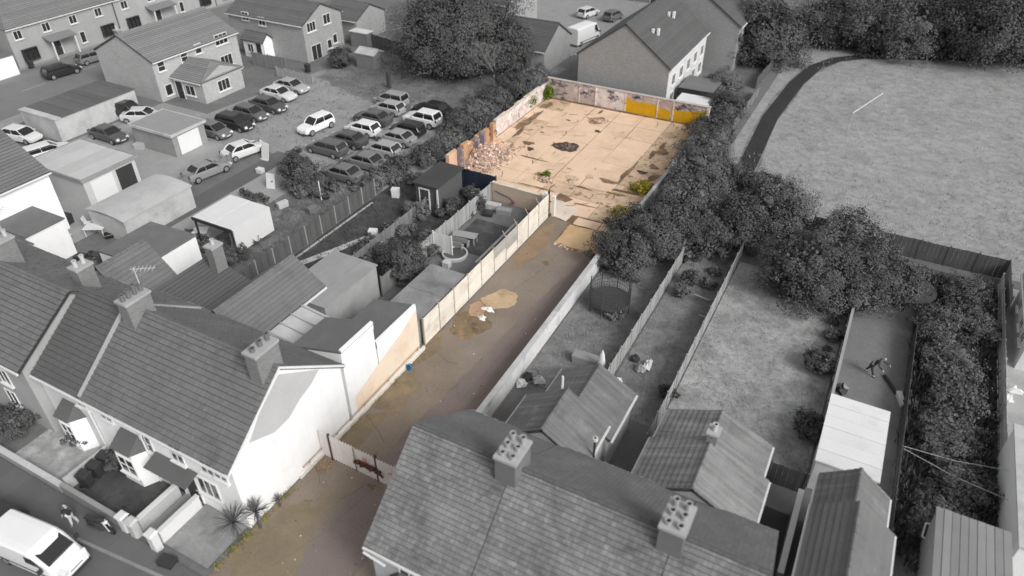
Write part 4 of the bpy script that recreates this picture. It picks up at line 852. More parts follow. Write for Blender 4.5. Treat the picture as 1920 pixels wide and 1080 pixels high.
# back graffiti wall: every bay a panel between piers
bw = thing('graffiti_wall', 'back wall of the yard with graffiti and yellow paint', 'wall', (-25.2, 74.0, 0))
bays = [(-34.5, -30.6, mGraf), (-30.5, -28.6, mGraf), (-28.5, -25.0, mGrafL), (-24.9, -21.3, mGraf), (-21.2, -19.55, mGraf), (-19.4, -15.9, mGraf)]
for i, (a, b, m) in enumerate(bays):
    obj('wall_panel', B().box(a, b, 73.9, 74.15, 0, 2.25), m, bw)
    obj('pier', B().box(b, bays[i+1][0] if i < 5 else b+.3, 73.84, 74.2, 0, 2.3), mGrafL, bw)
obj('coping', B().box(-34.7, -15.5, 73.82, 74.24, 2.302, 2.36), M('worn_coping', (.5, .46, .42), var=.2, sc=1, bump=.2), bw)
obj('plinth', B().box(-34.5, -15.9, 73.83, 73.9, 0, .09), mJoint, bw)
def paint_area(x0, x1, top, seed):
    q = random.Random(seed); n = 34; up = [(x1 + (x0-x1)*k/n, top(k/n) + q.uniform(-.07, .07)) for k in range(n+1)]
    b = B().poly([(x0, 73.893, .1), (x1, 73.893, .1)] + [(x, 73.893, z) for x, z in up]); b.f = [f[::-1] if False else f for f in b.f]; return b
obj('yellow_paint', paint_area(-24.9, -21.3, lambda s: 1.35 + .35*s + .12*math.sin(s*7), 1), mYellow, bw)
obj('yellow_paint', paint_area(-21.2, -19.75, lambda s: 1.15 + .1*s, 2), mYellow, bw)
obj('yellow_paint', paint_area(-19.4, -15.9, lambda s: 2.0 - 1.5*s + .9*s*s, 3), mYellow, bw)
gq = random.Random(4)
for (x0, x1, z0, z1, m) in ((-33.6, -31.2, .5, 1.9, 'grey_spray'), (-30.3, -28.8, .4, 1.9, 'grey_spray'), (-27.6, -25.2, 1.3, 2.1, 'grey_spray'), (-24.4, -21.6, 1.7, 2.15, 'black_spray'), (-19.2, -17, 1.5, 2.1, 'black_spray'), (-21, -19.8, 1.4, 2.1, 'pink_spray')):
    mm = M(m, {'grey_spray': (.13, .11, .15), 'black_spray': (.06, .07, .08), 'pink_spray': (.6, .4, .38)}[m], var=.2, fvar=.2, bump=0)
    for k in range(3):                               # abstract sprayed loops
        cx, cz = gq.uniform(x0, x1), gq.uniform(z0, z1); p = []; sx, sz, fr = gq.uniform(.4,1.3), gq.uniform(.4,1.3), gq.uniform(.7,2.2)
        for s in range(14): p.append((cx + sx*(.1 + .05*s)*math.cos(s*fr + k), 73.885, min(2.2, max(.15, cz + sz*.08*(s % 5)*math.sin(s*1.7*fr + k)))))
        obj('sprayed_line', B().path(p, .022, 4), mm, bw)
# left wall of the yard: ruined, higher pieces and brick bays
lw = thing('ruined_wall', 'ruined left wall of the yard with graffiti and orange brick', 'wall', (-34.7, 62, 0))
q = random.Random(2); y = 52.2; k = 0
while y < 74.6:
    d = q.uniform(.9, 1.6); hgt = 1.75 + q.uniform(-.15, .15) if y > 61.5 else 1.5 + q.uniform(-.25, .3)
    obj('wall_section', B().box(-34.9, -34.52, y, y+d-.02, 0, hgt), mGrafL if y > 60.5 else M('peach_wall', (.66, .44, .31), var=.15, sc=1, fvar=.18, fsc=7, bump=.3, stains=(((.45, .22, .1), 1.2, .6, .05, .8), ((.12, .09, .09), 1.5, .66, .04, .7))), lw)
    if y > 60.5 and q.random() < .6: obj('coping', B().box(-34.95, -34.47, y+.05, y+d-.1, hgt+.002, hgt+.07), mSlabW, lw)
    y += d
for (y0, y1, hh) in ((54.2, 55.0, 2.1), (58.4, 59.2, 1.9), (60.0, 60.6, 2.0)):
    obj('brick_pier', B().box(-34.5, -34.1, y0, y1, 0, hh), mOrangeB, lw)
for yy, hh in ((53.6, 1.9), (56.6, 1.8), (57.8, 2.0)): obj('pier', B().box(-34.5, -33.9, yy, yy+.35, 0, hh), M('grey_flaking_pier', (.24, .2, .22), var=.2, sc=2, fvar=.2, bump=.2, stains=(((.6, .5, .45), 2, .58, .06, .8),)), lw)
q = random.Random(8)
for r_ in range(9):                                   # exposed orange brick courses
    for c_ in range(10):
        if q.random() < .18: continue
        y = 54.3 + c_*.30 + (.15 if r_ % 2 else 0); obj('brick', B().box(-34.53, -34.44 + q.uniform(-.02,.05), y, y+.27, .15 + r_*.14, .15 + r_*.14+.115), mOrangeB, lw)
# rubble: every brick a piece
rb = thing('rubble_heap', 'heap of broken bricks and stones by the ruined left wall', 'rubble', (-32.6, 56.3, 0)); meshes = []
for k in range(6):
    b = B().obox((0,0,0), (.17,0,0), (0,.1,0), (0,0,.08)); b.v = [(x_*q.uniform(.7,1.25), y_*q.uniform(.7,1.3), z_*q.uniform(.7,1.3)) for x_, y_, z_ in b.v]; meshes.append(b.data('brick', mRubbleO if k == 5 else mRubble))
heap = lambda x, y: max(0, 0.85*(1 - ((x+33.2)/2.1)**2 - ((y-56.6)/3.0)**2))
n = 0
while n < 290:
    x, y = q.gauss(-33.0, 1.0), q.gauss(56.5, 1.5)
    if x < -34.3 or x > -30.5 or y < 53.2: continue
    o = bpy.data.objects.new('brick', q.choice(meshes)); COL.objects.link(o); o.parent = rb; z = heap(x, y)
    o.location = (x+32.6, y-56.3, z*q.uniform(.5, 1) + .08); o.rotation_euler = (q.uniform(-.8,.8), q.uniform(-.8,.8), q.uniform(0,6.3)); s = q.uniform(.5, 1.25); o.scale = (s, s, s); n += 1
vs = []; fs = []; NX, NY = 16, 18
for i in range(NX+1):
    for j in range(NY+1): x, y = -34.4 + 4.2*i/NX, 53.4 + 6.2*j/NY; vs.append((x, y, max(.0, heap(x, y)*.75 - .05 + q.uniform(-.05, .05)) + .0))
for i in range(NX):
    for j in range(NY): k = i*(NY+1)+j; fs.append((k, k+NY+1, k+NY+2, k+1))
obj('mortar_dust', B().mesh(vs, fs), M('mortar_dust', (.55, .42, .33), var=.2, sc=2, fvar=.3, bump=.4), rb)
cg = B()
for k in range(1500):
    x, y = q.gauss(-33.0, .95), q.gauss(56.5, 1.5)
    if x < -34.3 or x > -30.3 or y < 53: continue
    z = heap(x, y)*q.uniform(.6, 1.0) + .06; a, b_ = q.uniform(0, 6.3), q.uniform(-.6, .6); s = q.uniform(.04, .1)
    cg.obox((x, y, z), (s*math.cos(a), s*math.sin(a), s*b_), (-s*.7*math.sin(a), s*.7*math.cos(a), 0), (-s*b_*.5, 0, s*.55))
stuff(obj('brick_chips', cg, M('brick_chip', (.5, .37, .3), island=.5, var=.2, bump=.1), rb))
rb2 = thing('rubble_heap', 'small rubble heap with a green tuft in front of the gate pier', 'rubble', (-25.6, 55.0, 0))
for k in range(60):
    o = bpy.data.objects.new('brick', q.choice(meshes[:5])); COL.objects.link(o); o.parent = rb2; o.location = (q.gauss(0,.5), q.gauss(0,.3), q.uniform(.05,.25)); o.rotation_euler = (q.uniform(-.8,.8), q.uniform(-.8,.8), q.uniform(0,6.3)); s = q.uniform(.5,1.05); o.scale = (s,s,s)
dm = B().obox((0,0,0),(.17,0,0),(0,.1,0),(0,0,.07)).data('brick', M('charred_stone', (.2,.15,.13), obj=.4, var=.2, bump=.3))
rb3 = thing('rubble_heap', 'scatter of charred stones inside the dark scorch mark', 'rubble', (-26.9, 62.6, 0))
for k in range(46):
    o = bpy.data.objects.new('brick', dm); COL.objects.link(o); o.parent = rb3; o.location = (q.gauss(.1,.42), q.gauss(0,.4), q.uniform(.05,.12)); o.rotation_euler = (q.uniform(-.6,.6), q.uniform(-.6,.6), q.uniform(0,6.3)); s = q.uniform(.35,.8); o.scale = (s,s,s)
rb4 = thing('rubble_heap', 'pale stones in the pale ash ring near the graffiti wall', 'rubble', (-26.5, 70.2, 0))
for k in range(30):
    o = bpy.data.objects.new('brick', q.choice(meshes[:4])); COL.objects.link(o); o.parent = rb4; o.location = (q.gauss(.1,.35), q.gauss(0,.18), q.uniform(.03,.1)); o.rotation_euler = (q.uniform(-.6,.6), q.uniform(-.6,.6), q.uniform(0,6.3)); s = q.uniform(.5,1.0); o.scale = (s,s,s)
rb5 = thing('rubble_heap', 'crumbled concrete edge pieces along the ochre slab by the alley', 'rubble', (-18.2, 45.4, 0))
for k in range(46):
    o = bpy.data.objects.new('brick', q.choice(meshes)); COL.objects.link(o); o.parent = rb5; o.location = (q.uniform(-2,2.2), q.gauss(-.02,.1), q.uniform(.02,.08)); o.rotation_euler = (q.uniform(-.5,.5), q.uniform(-.5,.5), q.uniform(0,6.3)); s = q.uniform(.35,.75); o.scale = (s,s,s)
# cross wall behind the gardens, gate pier, pole
wall('tan rendered wall closing the end of the garden beside the gate pier', [(-28.3, 49.6), (-23.2, 49.45)], 1.75, .25, mPinkWall, cop=mSlabW)
nb = thing('navy_fence', 'dark navy boarded fence behind the dark shed', 'fence', (-31.2, 50.2, 0))
for k in range(16): obj('board', B().box(-34.3 + k*.37, -34.3 + k*.37 + .36, 50.2 + .012*(k % 2), 50.24 + .012*(k % 2), 0, 1.95 + .02*(k % 3)), mNavy, nb)
for xx in (-34.3, -31.3, -28.4): obj('post', B().box(xx-.06, xx+.06, 50.26, 50.38, 0, 2.0), mWoodD, nb)
gp_ = thing('gate_pier', 'white painted gate pier at the end of the plank fence', 'pier', (-23.0, 49.5, 0))
obj('shaft', B().box(-23.25, -22.72, 49.2, 49.75, 0, 1.95), mWhiteCol, gp_); obj('cap', B().box(-23.3, -22.67, 49.15, 49.8, 1.952, 2.05), mWhiteCol, gp_)
gp2 = thing('gate_pier', 'slim white gate pier just right of the dark pole', 'pier', (-22.25, 49.5, 0))
obj('shaft', B().box(-22.38, -22.12, 49.35, 49.65, 0, 1.9), mWhiteCol, gp2); obj('cap', B().box(-22.4, -22.1, 49.33, 49.67, 1.902, 1.97), mWhiteCol, gp2)
gpo = thing('gate_post', 'dark rusty steel post with bent top between the white piers', 'post', (-22.55, 49.2, 0))
obj('shaft', B().box(-22.64, -22.48, 49.06, 49.2, 0, 2.5), M('dark_steel', (.09, .065, .06), var=.2, bump=.2), gpo); obj('arm', B().path([(-22.56,49.13,2.5),(-22.5,49.2,2.85),(-22.2,49.4,3.1)], .04), MATS['dark_steel'], gpo)
obj('hinge', B().box(-22.48, -22.36, 49.1, 49.18, 1.5, 1.6), mRust, gpo)
# blue bucket, rags, weeds
BX, BY = -22.15, P(748,685)[1]
bk = thing('bucket', 'small blue plastic bucket against the cream wall', 'bucket', (BX, BY, 0)); obj('body', B().lathe((BX,BY,.02), [(.13,0),(.18,.3),(.2,.31),(.17,.31),(.14,.06)], 14), mBlue, bk); obj('handle', B().path([(BX-.18,BY,.3),(BX-.1,BY,.42),(BX+.1,BY,.42),(BX+.18,BY,.3)], .012, 5), mMetalP, bk)
def rag(label, x, y, r, seed):
    q = random.Random(seed); b = B(); n = 9; vs = []; o_ = blob(0, 0, r, r*.7, 22, .45, seed)
    for k in (1, .7, .4, 0): vs += [(x + a*k, y + c*k, .02 + (.22*(1-k) if k < 1 else 0)*q.uniform(.5,1.3) + q.uniform(0,.05)) for a, c in o_]
    fs = [(L*22+i, L*22+(i+1) % 22, (L+1)*22+(i+1) % 22, (L+1)*22+i) for L in range(3) for i in range(22)]; b.mesh(vs, fs); solo('cloth_rag', b, mRag, label, 'rag', 'white rags on the alley')
rag('white crumpled rag on the brown asphalt, the farther of two', *P(915,581)[:2], .42, 3); rag('white crumpled rag on the brown asphalt, the nearer of two', *P(904,597)[:2], .36, 5)
shrub('bright green bush at the left end of the graffiti wall', -34.2, 73.2, 1.9, 1.0, 900, .16, mLeafG, 101, cat='bush')
shrub('bright green bush hanging over the ruined left wall', -34.9, 69.6, 2.1, .9, 800, .15, mLeafG, 102, cat='bush', ry=1.6)
shrub('green bush at the right end of the yellow painted wall', -16.0, 73.1, 2.0, .9, 900, .15, mLeafG, 103, cat='bush')
shrub('spiky green tuft on the small rubble heap', -25.9, 55.6, .8, .4, 260, .16, mLeafG, 104, cat='weed')
shrub('yellow green weed clump on the right edge of the yard', -17.0, 57.4, .9, 1.0, 900, .14, mLeafY, 105, cat='weed', ry=1.4)
shrub('low yellow green weeds at the yard corner by the dark bushes', -17.2, 52.2, 1.0, 1.0, 600, .14, mLeafY, 106, cat='weed')
shrub('low green weeds spilling over the slab edge near the alley end', -16.8, 50.0, 1.1, .8, 500, .14, mLeafG, 107, cat='weed')
# ================================================================ BUILDINGS
def onY(px, py, Y):
    a = P(px, py, 0); k = Y/a[1]; return (a[0]*k, CAM_H*(1-k))
def onX(px, py, X):
    a = P(px, py, 0); k = X/a[0]; return (a[1]*k, CAM_H*(1-k))
def fwin(t, px, py, Y, w_, h, **k): x, z = onY(px, py, Y); return win(t, (x, Y, z), '-y', w_, h, **k)
def xwin(t, px, py, X, w_, h, **k): y, z = onX(px, py, X); return win(t, (X, y, z), '+x', w_, h, **k)
# --- the white terrace pair, left of the alley
A2 = house('terraced_house', 'white rendered end house with dark tiled roof beside the alley', 'house', -33.3, -22.52, 13.65, 21.85, 4.55, 7.75, 'x', mWhiteRender, mTile, tiles='tile', seed=1, vo=.1, ends=(False, True))
A1 = house('terraced_house', 'narrow white house with darker roof joined left of the white end house', 'house', -37.35, -33.32, 13.65, 21.85, 4.55, 7.5, 'x', mPaleRender, mTileD, tiles='tile', seed=2, vo=.0, ends=(False, False))
obj('party_verge', B().obox((-33.3, 15.6, 6.32), (.11,0,0), (0,2.15,1.72), (0,-.03,.04)), mLead, A2)
obj('party_verge', B().obox((-33.3, 19.8, 6.4), (.1,0,0), (0,2.05,-1.55), (0,.03,.04)), mLead, A2)
obj('gable_patch', B().mesh([(-22.515,15.0,5.1),(-22.515,16.0,6.2),(-22.515,17.7,7.45),(-22.515,20.3,5.65),(-22.515,19.6,5.2),(-22.515,18.6,4.9),(-22.515,17.7,4.4),(-22.515,16.6,4.35)], [tuple(range(7,-1,-1))]), M('gable_patch_grey', .5, var=.1, fvar=.1, sc=.7, bump=.1), A2)  # flat grey patch over the upper part of the white gable
obj('bargeboard', B().slab([(-22.41,13.35,4.55),(-22.41,17.75,7.96),(-22.41,17.75,7.8),(-22.41,13.35,4.38)], .04), mWhiteTrim, A2)
obj('bargeboard', B().slab([(-22.41,22.15,4.55),(-22.41,17.76,7.96),(-22.41,17.76,7.8),(-22.41,22.15,4.38)], .04), mWhiteTrim, A2)
chimney(A2, -23.15, 17.6, 6.0, 9.1, .78, 1.5, 3, mBrickD, M('grey_chimney_pot', .16, var=.1, bump=.1), ph=.25)
chimney(A2, -32.3, 17.6, 6.6, 8.9, .8, 1.5, 4, mBrickD, M('grey_chimney_pot', .3))
for px, py in ((195, 772), (275, 830), (331, 851), (386, 873), (411, 884)): fwin(A2, px, py, 13.65, .95, 1.25, cols=2, rows=2)
for px, py in ((150, 748),): fwin(A1, px, py, 13.65, 1.0, 1.25, cols=2, rows=2)
for px, py in ((392, 915),): fwin(A2, px, py, 13.65, 1.5, 1.3, cols=3, rows=1)
def bay(t, x, Y, w_, d, h, roofm):
    pts = [(x-w_/2, Y), (x-w_/2+.45, Y-d), (x+w_/2-.45, Y-d), (x+w_/2, Y)]; b = obj('bay_window', B().prism(pts, 0, h), mWhiteRender, t)
    obj('bay_roof', B().mesh([(x-w_/2-.15,Y+.0,h),(x-w_/2+.4,Y-d-.15,h),(x+w_/2-.4,Y-d-.15,h),(x+w_/2+.15,Y,h),(x-w_/2+.5,Y,h+.75),(x+w_/2-.5,Y,h+.75)], [(0,1,4),(1,2,5,4),(2,3,5),(0,3,2,1),(0,4,5,3)]), roofm, b)
    f = win(t, (x, Y-d, h*.55), '-y', w_-1.0, 1.3, cols=2, rows=2)
bay(A2, -30.2, 13.65, 2.3, .8, 2.6, mTileD); bay(A1, -35.2, 13.65, 2.0, .7, 2.5, mTileD)
door(A2, (-27.6, 13.65, .05), '-y', .95, 2.1); door(A2, (-26.3, 13.65, .05), '-y', .95, 2.1)
pc = obj('porch_canopy', B().slab([(-28.4,13.62,2.75),(-28.4,12.7,2.45),(-25.4,12.7,2.45),(-25.4,13.62,2.75)], .12), mTileD, A2)
obj('downpipe', B().tube((-33.2,13.55,.1),(-33.2,13.5,4.3),.05), mWhiteTrim, A2); obj('downpipe', B().tube((-29.0,13.55,.1),(-29.0,13.5,4.3),.05), mWhiteTrim, A2)
# white rear wings on the alley (monopitch, high on the alley side)
def mono(label, x0, x1, y0, y1, z0, z1, wallm, roofm, tiles='course', cat='house extension', name='rear_wing', group=None, lip=.12):
    """monopitch wing: z0 at x0, z1 at x1"""
    t = thing(name, label, cat, ((x0+x1)/2, (y0+y1)/2, 0), 0, group)
    vs = [(x0,y0,-.1),(x1,y0,-.1),(x1,y1,-.1),(x0,y1,-.1),(x0,y0,z0),(x1,y0,z1),(x1,y1,z1),(x0,y1,z0)]
    obj('wall', B().mesh(vs, [(3,2,1,0),(4,5,6,7),(0,1,5,4),(1,2,6,5),(2,3,7,6),(3,0,4,7)]), wallm, t)
    up = .17; s = (z1-z0)/(x1-x0); a, c = (x0-lip, z0-lip*s+up) , (x1, z1+up)
    if z1 >= z0: slope(t, (a[0],y1+lip,a[1]), (a[0],y0-.0,a[1]), (c[0]-.02,y0-.0,c[1]), (c[0]-.02,y1+lip,c[1]), roofm, tiles=tiles)
    else:
        a, c = (x0, z0+up), (x1+lip, z1+lip*s+up); slope(t, (c[0],y0,c[1]), (c[0],y1+lip,c[1]), (a[0],y1+lip,a[1]), (a[0],y0,a[1]), roofm, tiles=tiles)
    return t
w1 = mono('taller white rear wing with dark sloping roof along the alley', -26.2, -22.54, 22.1, 25.0, 4.3, 5.3, mWhiteRender, mFelt, 0)
obj('parapet', B().box(-22.7, -22.53, 22.15, 25.05, 5.0, 5.55), mWhiteRender, w1)
w2 = mono('lower white rear wing with dark flat roof beside the alley', -25.8, -22.54, 25.1, 29.2, 3.0, 3.7, mWhiteRender, mFelt, 0)
obj('parapet', B().box(-22.7, -22.53, 25.1, 29.25, 3.4, 3.95), mWhiteRender, w2)
cp = obj('cream_render', B().mesh([(-22.525,22.6,.0),(-22.525,29.25,.0),(-22.525,29.25,3.6),(-22.525,27.6,2.9),(-22.525,25.6,2.4),(-22.525,23.8,1.9),(-22.525,22.6,1.55)], [tuple(range(7))]), mCream, w2)
lt = mono('pale ribbed lean-to conservatory roof behind the white house', -29.7, -26.4, 22.3, 26.6, 2.9, 2.5, mPaleRender, mConcreteG, 0, 'conservatory', 'lean_to')
for i in range(5): obj('glazing_bar', B().obox((-28.0, 22.5 + i*1.0, 2.92), (1.75,0,-.21), (0,.04,0), (0,0,.05)), mLead, lt)
w3 = house('rear_wing', 'tiled rear wing behind the chimney of the white house', 'house extension', -34.6, -30.2, 22.0, 29.0, 3.0, 4.6, 'y', mPaleRender, mTile, tiles='course', seed=9, ends=(False, True))
w4 = mono('low dark slated wing left of the tiled rear wing', -38.4, -34.9, 22.0, 27.0, 3.9, 2.9, mPaleRender, mTileD, 'course')
chimney(w4, -37.0, 26.6, 2.6, 5.6, .7, .9, 1, mBrickD)
t = flat_building('flat_roof_building', 'broad pale grey flat roofed outbuilding behind the terrace', 'outbuilding', -32.4, -28.6, 27.4, 33.0, 2.7, mWoodP, M('pale_felt_roof', .3, var=.1, sc=.4, fvar=.12, bump=.15, stains=((.38, .5, .6, .12, .6),)), sheets=3, along='x')
t = flat_building('flat_roof_building', 'grey felt roofed store against the plank fence', 'outbuilding', -25.6, -22.9, 29.6, 35.6, 2.1, mGreyRender, M('mottled_felt_roof', .27, var=.25, sc=.6, fvar=.2, bump=.2, stains=((.13, .6, .58, .1, .7),)), sheets=2, along='y')
# --- the higher terrace further left
B1 = house('terraced_house', 'tall grey rendered house left of the narrow white house', 'house', -44.3, -37.42, 13.1, 20.9, 5.1, 7.7, 'x', mGreyRender, mTile, tiles='tile', seed=3, vo=.15, ends=(False, True))
B2 = house('terraced_house', 'grey roofed house at the left edge of the front street', 'house', -52.6, -44.32, 13.1, 20.9, 5.1, 7.7, 'x', mPaleRender, mTile, tiles='tile', seed=4, ends=(False, False))
B3 = house('terraced_house', 'terraced house mostly beyond the left picture edge', 'house', -60.6, -52.62, 13.1, 20.9, 5.1, 7.7, 'x', mPaleRender, mTile, tiles='course', seed=5, ends=(False, False))
chimney(B1, -43.9, 17.4, 6.4, 9.0, .8, 1.7, 4); chimney(B2, -52.2, 17.4, 6.4, 9.0, .8, 1.7, 4); chimney(B1, -38.2, 18.6, 6.2, 8.4, .7, 1.0, 2)
for px, py in ((8, 705), (25, 745)): fwin(B1, px, py, 13.1, 1.0, 1.2, cols=2, rows=1)
obj('verge', B().slab([(-37.28,12.85,5.12),(-37.28,17.0,7.88),(-37.28,17.0,7.72),(-37.28,12.85,4.96)], .05), mDarkTrim, B1)
t = house('rear_wing', 'grey roofed rear wing of the tall grey house', 'house extension', -43.4, -39.2, 20.92, 24.6, 3.6, 5.6, 'y', mGreyRender, mTile, seed=12, ends=(False, True))
# --- white house and wings at the left edge, halfway up
W1 = house('detached_house', 'bright white house with dark tiled roof at the left picture edge', 'house', -68, -57.5, 18, 28.5, 5.3, 8.3, 'y', mWhiteRender, mTile, tiles='course', seed=13)
t = flat_building('rear_wing', 'white flat roofed extension, the higher of two, below the white house', 'house extension', -57.48, -53.6, 23.2, 26.3, 3.1, mWhiteRender, mFelt, parapet=None)
t = flat_building('rear_wing', 'white flat roofed extension, the lower of two, below the white house', 'house extension', -57.48, -52.8, 20.0, 23.1, 2.8, mWhiteRender, mFelt)
t = mono('dark roofed brick wing with a white gable behind the terrace', -47.6, -42.6, 24.8, 29.4, 2.7, 3.0, mWhiteRender, mFelt, 0)
# --- garages along the yard
t = flat_building('garage', 'long garage block with dark ribbed roof at upper left', 'garage', -79.3, -73.6, 39.2, 48.8, 2.35, mConcreteG, M('dark_ribbed_roof', .13, var=.12, sc=.6, fvar=.12, fsc=4, bump=.3, obj=.12), sheets=12, along='y')
t.children[0].data.materials[0] = mConcreteG
t = flat_building('garage', 'garage with smooth pale roof beside the row of parked cars', 'garage', -66.0, -60.2, 42.2, 46.2, 2.3, mConcreteD, M('smooth_pale_roof', .3, var=.08, fvar=.08, bump=.1), sheets=1, parapet=mConcreteG)
obj('garage_door', B().box(-60.18, -60.14, 42.8, 45.4, .05, 2.0), mWhiteTrim, t)
t = flat_building('garage', 'double garage with pale patched flat roof near the white house', 'garage', -66.6, -59.2, 31.8, 37.1, 2.5, M('pale_block', .55, var=.1, fvar=.1, sc=.6, bump=.15), M('patched_pale_roof', .52, var=.1, sc=.4, fvar=.1, bump=.1, obj=.08), sheets=4, along='x', parapet=mConcreteD)
obj('garage_door', B().box(-59.18, -59.14, 32.4, 34.6, .05, 2.1), mWhiteTrim, t); obj('garage_door', B().box(-59.18, -59.14, 35.0, 36.7, .05, 2.1), mDarkTrim, t)
t = flat_building('garage', 'garage with rounded pale roof at the lane edge', 'garage', -55.2, -50.8, 29.2, 36.0, 2.1, mConcreteG, M('rounded_pale_roof', .47, var=.12, sc=.5, fvar=.14, bump=.15, stains=((.36, .5, .6, .1, .6),)), curve=.24)
# --- canopy, dark shed
t = thing('canopy', 'white flat garden canopy on posts over the potted plants', 'canopy', (-43.7, 33.8, 0))
obj('roof_sheet', B().box(-45.9, -43.8, 31.9, 36.0, 2.45, 2.55), mPlasticL, t); obj('roof_sheet', B().box(-43.78, -41.6, 31.9, 36.0, 2.43, 2.53), mPlasticL, t)
obj('side_panel', B().box(-41.7, -41.6, 32.0, 36.0, .3, 2.42), mPlasticL, t); obj('back_panel', B().box(-45.7, -41.72, 35.88, 35.97, .2, 2.42), mMetalP, t)
obj('fascia', B().box(-45.9, -41.6, 31.78, 31.89, 2.3, 2.56), mDarkTrim, t)
for a, b in ((-45.8, 32.0), (-41.75, 31.95), (-45.8, 35.8)): obj('post', B().box(a-.06, a+.06, b-.06, b+.06, 0, 2.42), mDarkTrim, t)
t = flat_building('garden_shed', 'large dark felt roofed shed by the navy fence', 'shed', -33.6, -31.4, 45.3, 49.4, 2.4, M('dark_shed_wall', .1, var=.15, fvar=.15, bump=.2), M('dark_felt', .06, var=.15, fvar=.12, bump=.1), lip=.2)
door(t, (-32.7, 45.3, .05), '-y', .9, 1.9, mMetalD)
obj('white_post', B().box(-31.35, -31.22, 45.1, 45.23, 0, 2.3), mMetalP, t)
# --- houses upper left
hc = house('detached_house', 'pale brick house with grey roof and white windows behind the garages', 'house', -82.6, -73.2, 51.6, 64.3, 4.6, 6.85, 'y', mBrickP, M('grey_house_tile', .22, island=.1, var=.1, sc=.4, fvar=.14, bump=.2), seed=21, z0=-.1)
for px, py in ((302, 124), (345, 106), (371, 91)): xwin(hc, px, py, -73.2, 1.0, 1.15, cols=1, rows=2)
xwin(hc, 414, 73, -73.2, 2.0, 1.3, cols=3, rows=2); xwin(hc, 425, 113, -73.2, 1.9, 1.4, cols=3, rows=1); xwin(hc, 317, 168, -73.2, 1.0, 1.3, cols=1, rows=1)
chimney(hc, -77.9, 51.9, 6.4, 7.5, .6, .5, 1)
pe = house('house_extension', 'single storey extension with grey hipped roof on the pale brick house', 'house extension', -73.15, -68.3, 53.6, 59.6, 2.4, 3.6, 'x', mBrickP, MATS['grey_house_tile'], seed=22, ends=(False, True), hip=(0, 1.6))
win(pe, (-68.3, 56.6, 1.3), '+x', 1.8, 1.3, cols=3); win(pe, (-70.5, 53.6, 1.2), '-y', 1.5, 1.2, cols=2, glass=mGlass); door(pe, (-72.2, 53.6, .0), '-y', 1.1, 2.0, mDarkTrim)
hd = house('detached_house', 'brick house with white gable windows at the top of the car park', 'house', -80.3, -67.3, 69.9, 77.4, 4.7, 6.5, 'x', mBrick, M('grey_house_tile_dark', .14, island=.1, var=.1, sc=.4, fvar=.14, bump=.2), seed=23, z0=-.1)
for px, py, w_, h, c in ((583, 50, 1.7, 1.2, 3), (612, 35, 1.4, 1.3, 2), (594, 97, 1.9, 2.0, 2), (618, 82, .9, 1.2, 1), (628, 72, .9, 1.2, 1)): xwin(hd, px, py, -67.3, w_, h, cols=c)
fwin(hd, 491, 40, 69.9, 1.2, 1.1, cols=2); fwin(hd, 460, 30, 69.9, 1.2, 1.1, cols=2)
pd = house('porch', 'small tiled porch with white door frame on the brick gable house', 'porch', -76.6, -73.0, 68.2, 69.85, 2.3, 3.0, 'x', mWhiteRender, MATS['grey_house_tile_dark'], seed=24, gutters=None); door(pd, (-73.9, 68.2, 0), '-y', .9, 2.0, mDarkTrim); win(pd, (-75.4, 68.2, 1.2), '-y', 1.0, 1.1)
t = house('detached_house', 'plain gabled outbuilding right of the white gable windows', 'house', -72.5, -66.6, 79.6, 86.0, 2.9, 4.4, 'x', mBrick, MATS['grey_house_tile_dark'], seed=25)
E1 = [(-1, 50.8, 66.2, 'long terrace house with hipped roof facing the back road'), (1, 66.25, 84, 'terrace house with bay windows further along the back road'), (2, 84.05, 104, 'terrace house at the top left picture corner'), (3, 30, 46, 'house at the left edge across the back road')]
for k, y0, y1, lab in E1:
    h_ = house('terraced_house', lab, 'house', -108, -98.5, y0, y1, 4.9, 7.9, 'y', M('pebble_dash', .36, var=.1, fvar=.12, bump=.15) if k != 1 else mGreyRender, M('brown_grey_tile', .2, island=.1, var=.12, sc=.3, fvar=.14, bump=.2), seed=30+k, ends=(k == -1, False), hip=(3.0, 0) if k == -1 else (0, 0))
    n = 4; L = y1-y0
    for i in range(n):
        yy = y0 + L*(i+.5)/n
        win(h_, (-98.5, yy - .6, 3.9), '+x', 1.1, 1.1, cols=2); 
        if i in (0, 3): win(h_, (-98.42, yy, 1.35), '+x', 2.0, 1.5, cols=3, frame=mDarkTrim, proud=.3)
        elif i == 1: door(h_, (-98.5, yy, .1), '+x', 1.0, 2.1, mBlack if False else mDarkTrim)
        else: win(h_, (-98.5, yy, 1.4), '+x', .8, 1.5, cols=1)
    obj('porch_roof', B().slab([(-98.48, y0+L*.27, 2.9), (-97.0, y0+L*.27, 2.45), (-97.0, y0+L*.52, 2.45), (-98.48, y0+L*.52, 2.9)], .12), MATS['brown_grey_tile'], h_)
    for yy in (y0+L*.29, y0+L*.5): obj('porch_post', B().box(-97.2, -97.05, yy-.07, yy+.07, 0, 2.4), mWhiteTrim, h_)
    obj('downpipe', B().tube((-98.42, y1-.1, 0), (-98.42, y1-.1, 4.8), .06), mDarkTrim, h_)
t = flat_building('garage', 'white fronted garage at the left picture edge by the back road', 'garage', -100.5, -96.6, 44.9, 49.6, 2.4, mWhiteRender, mFelt)
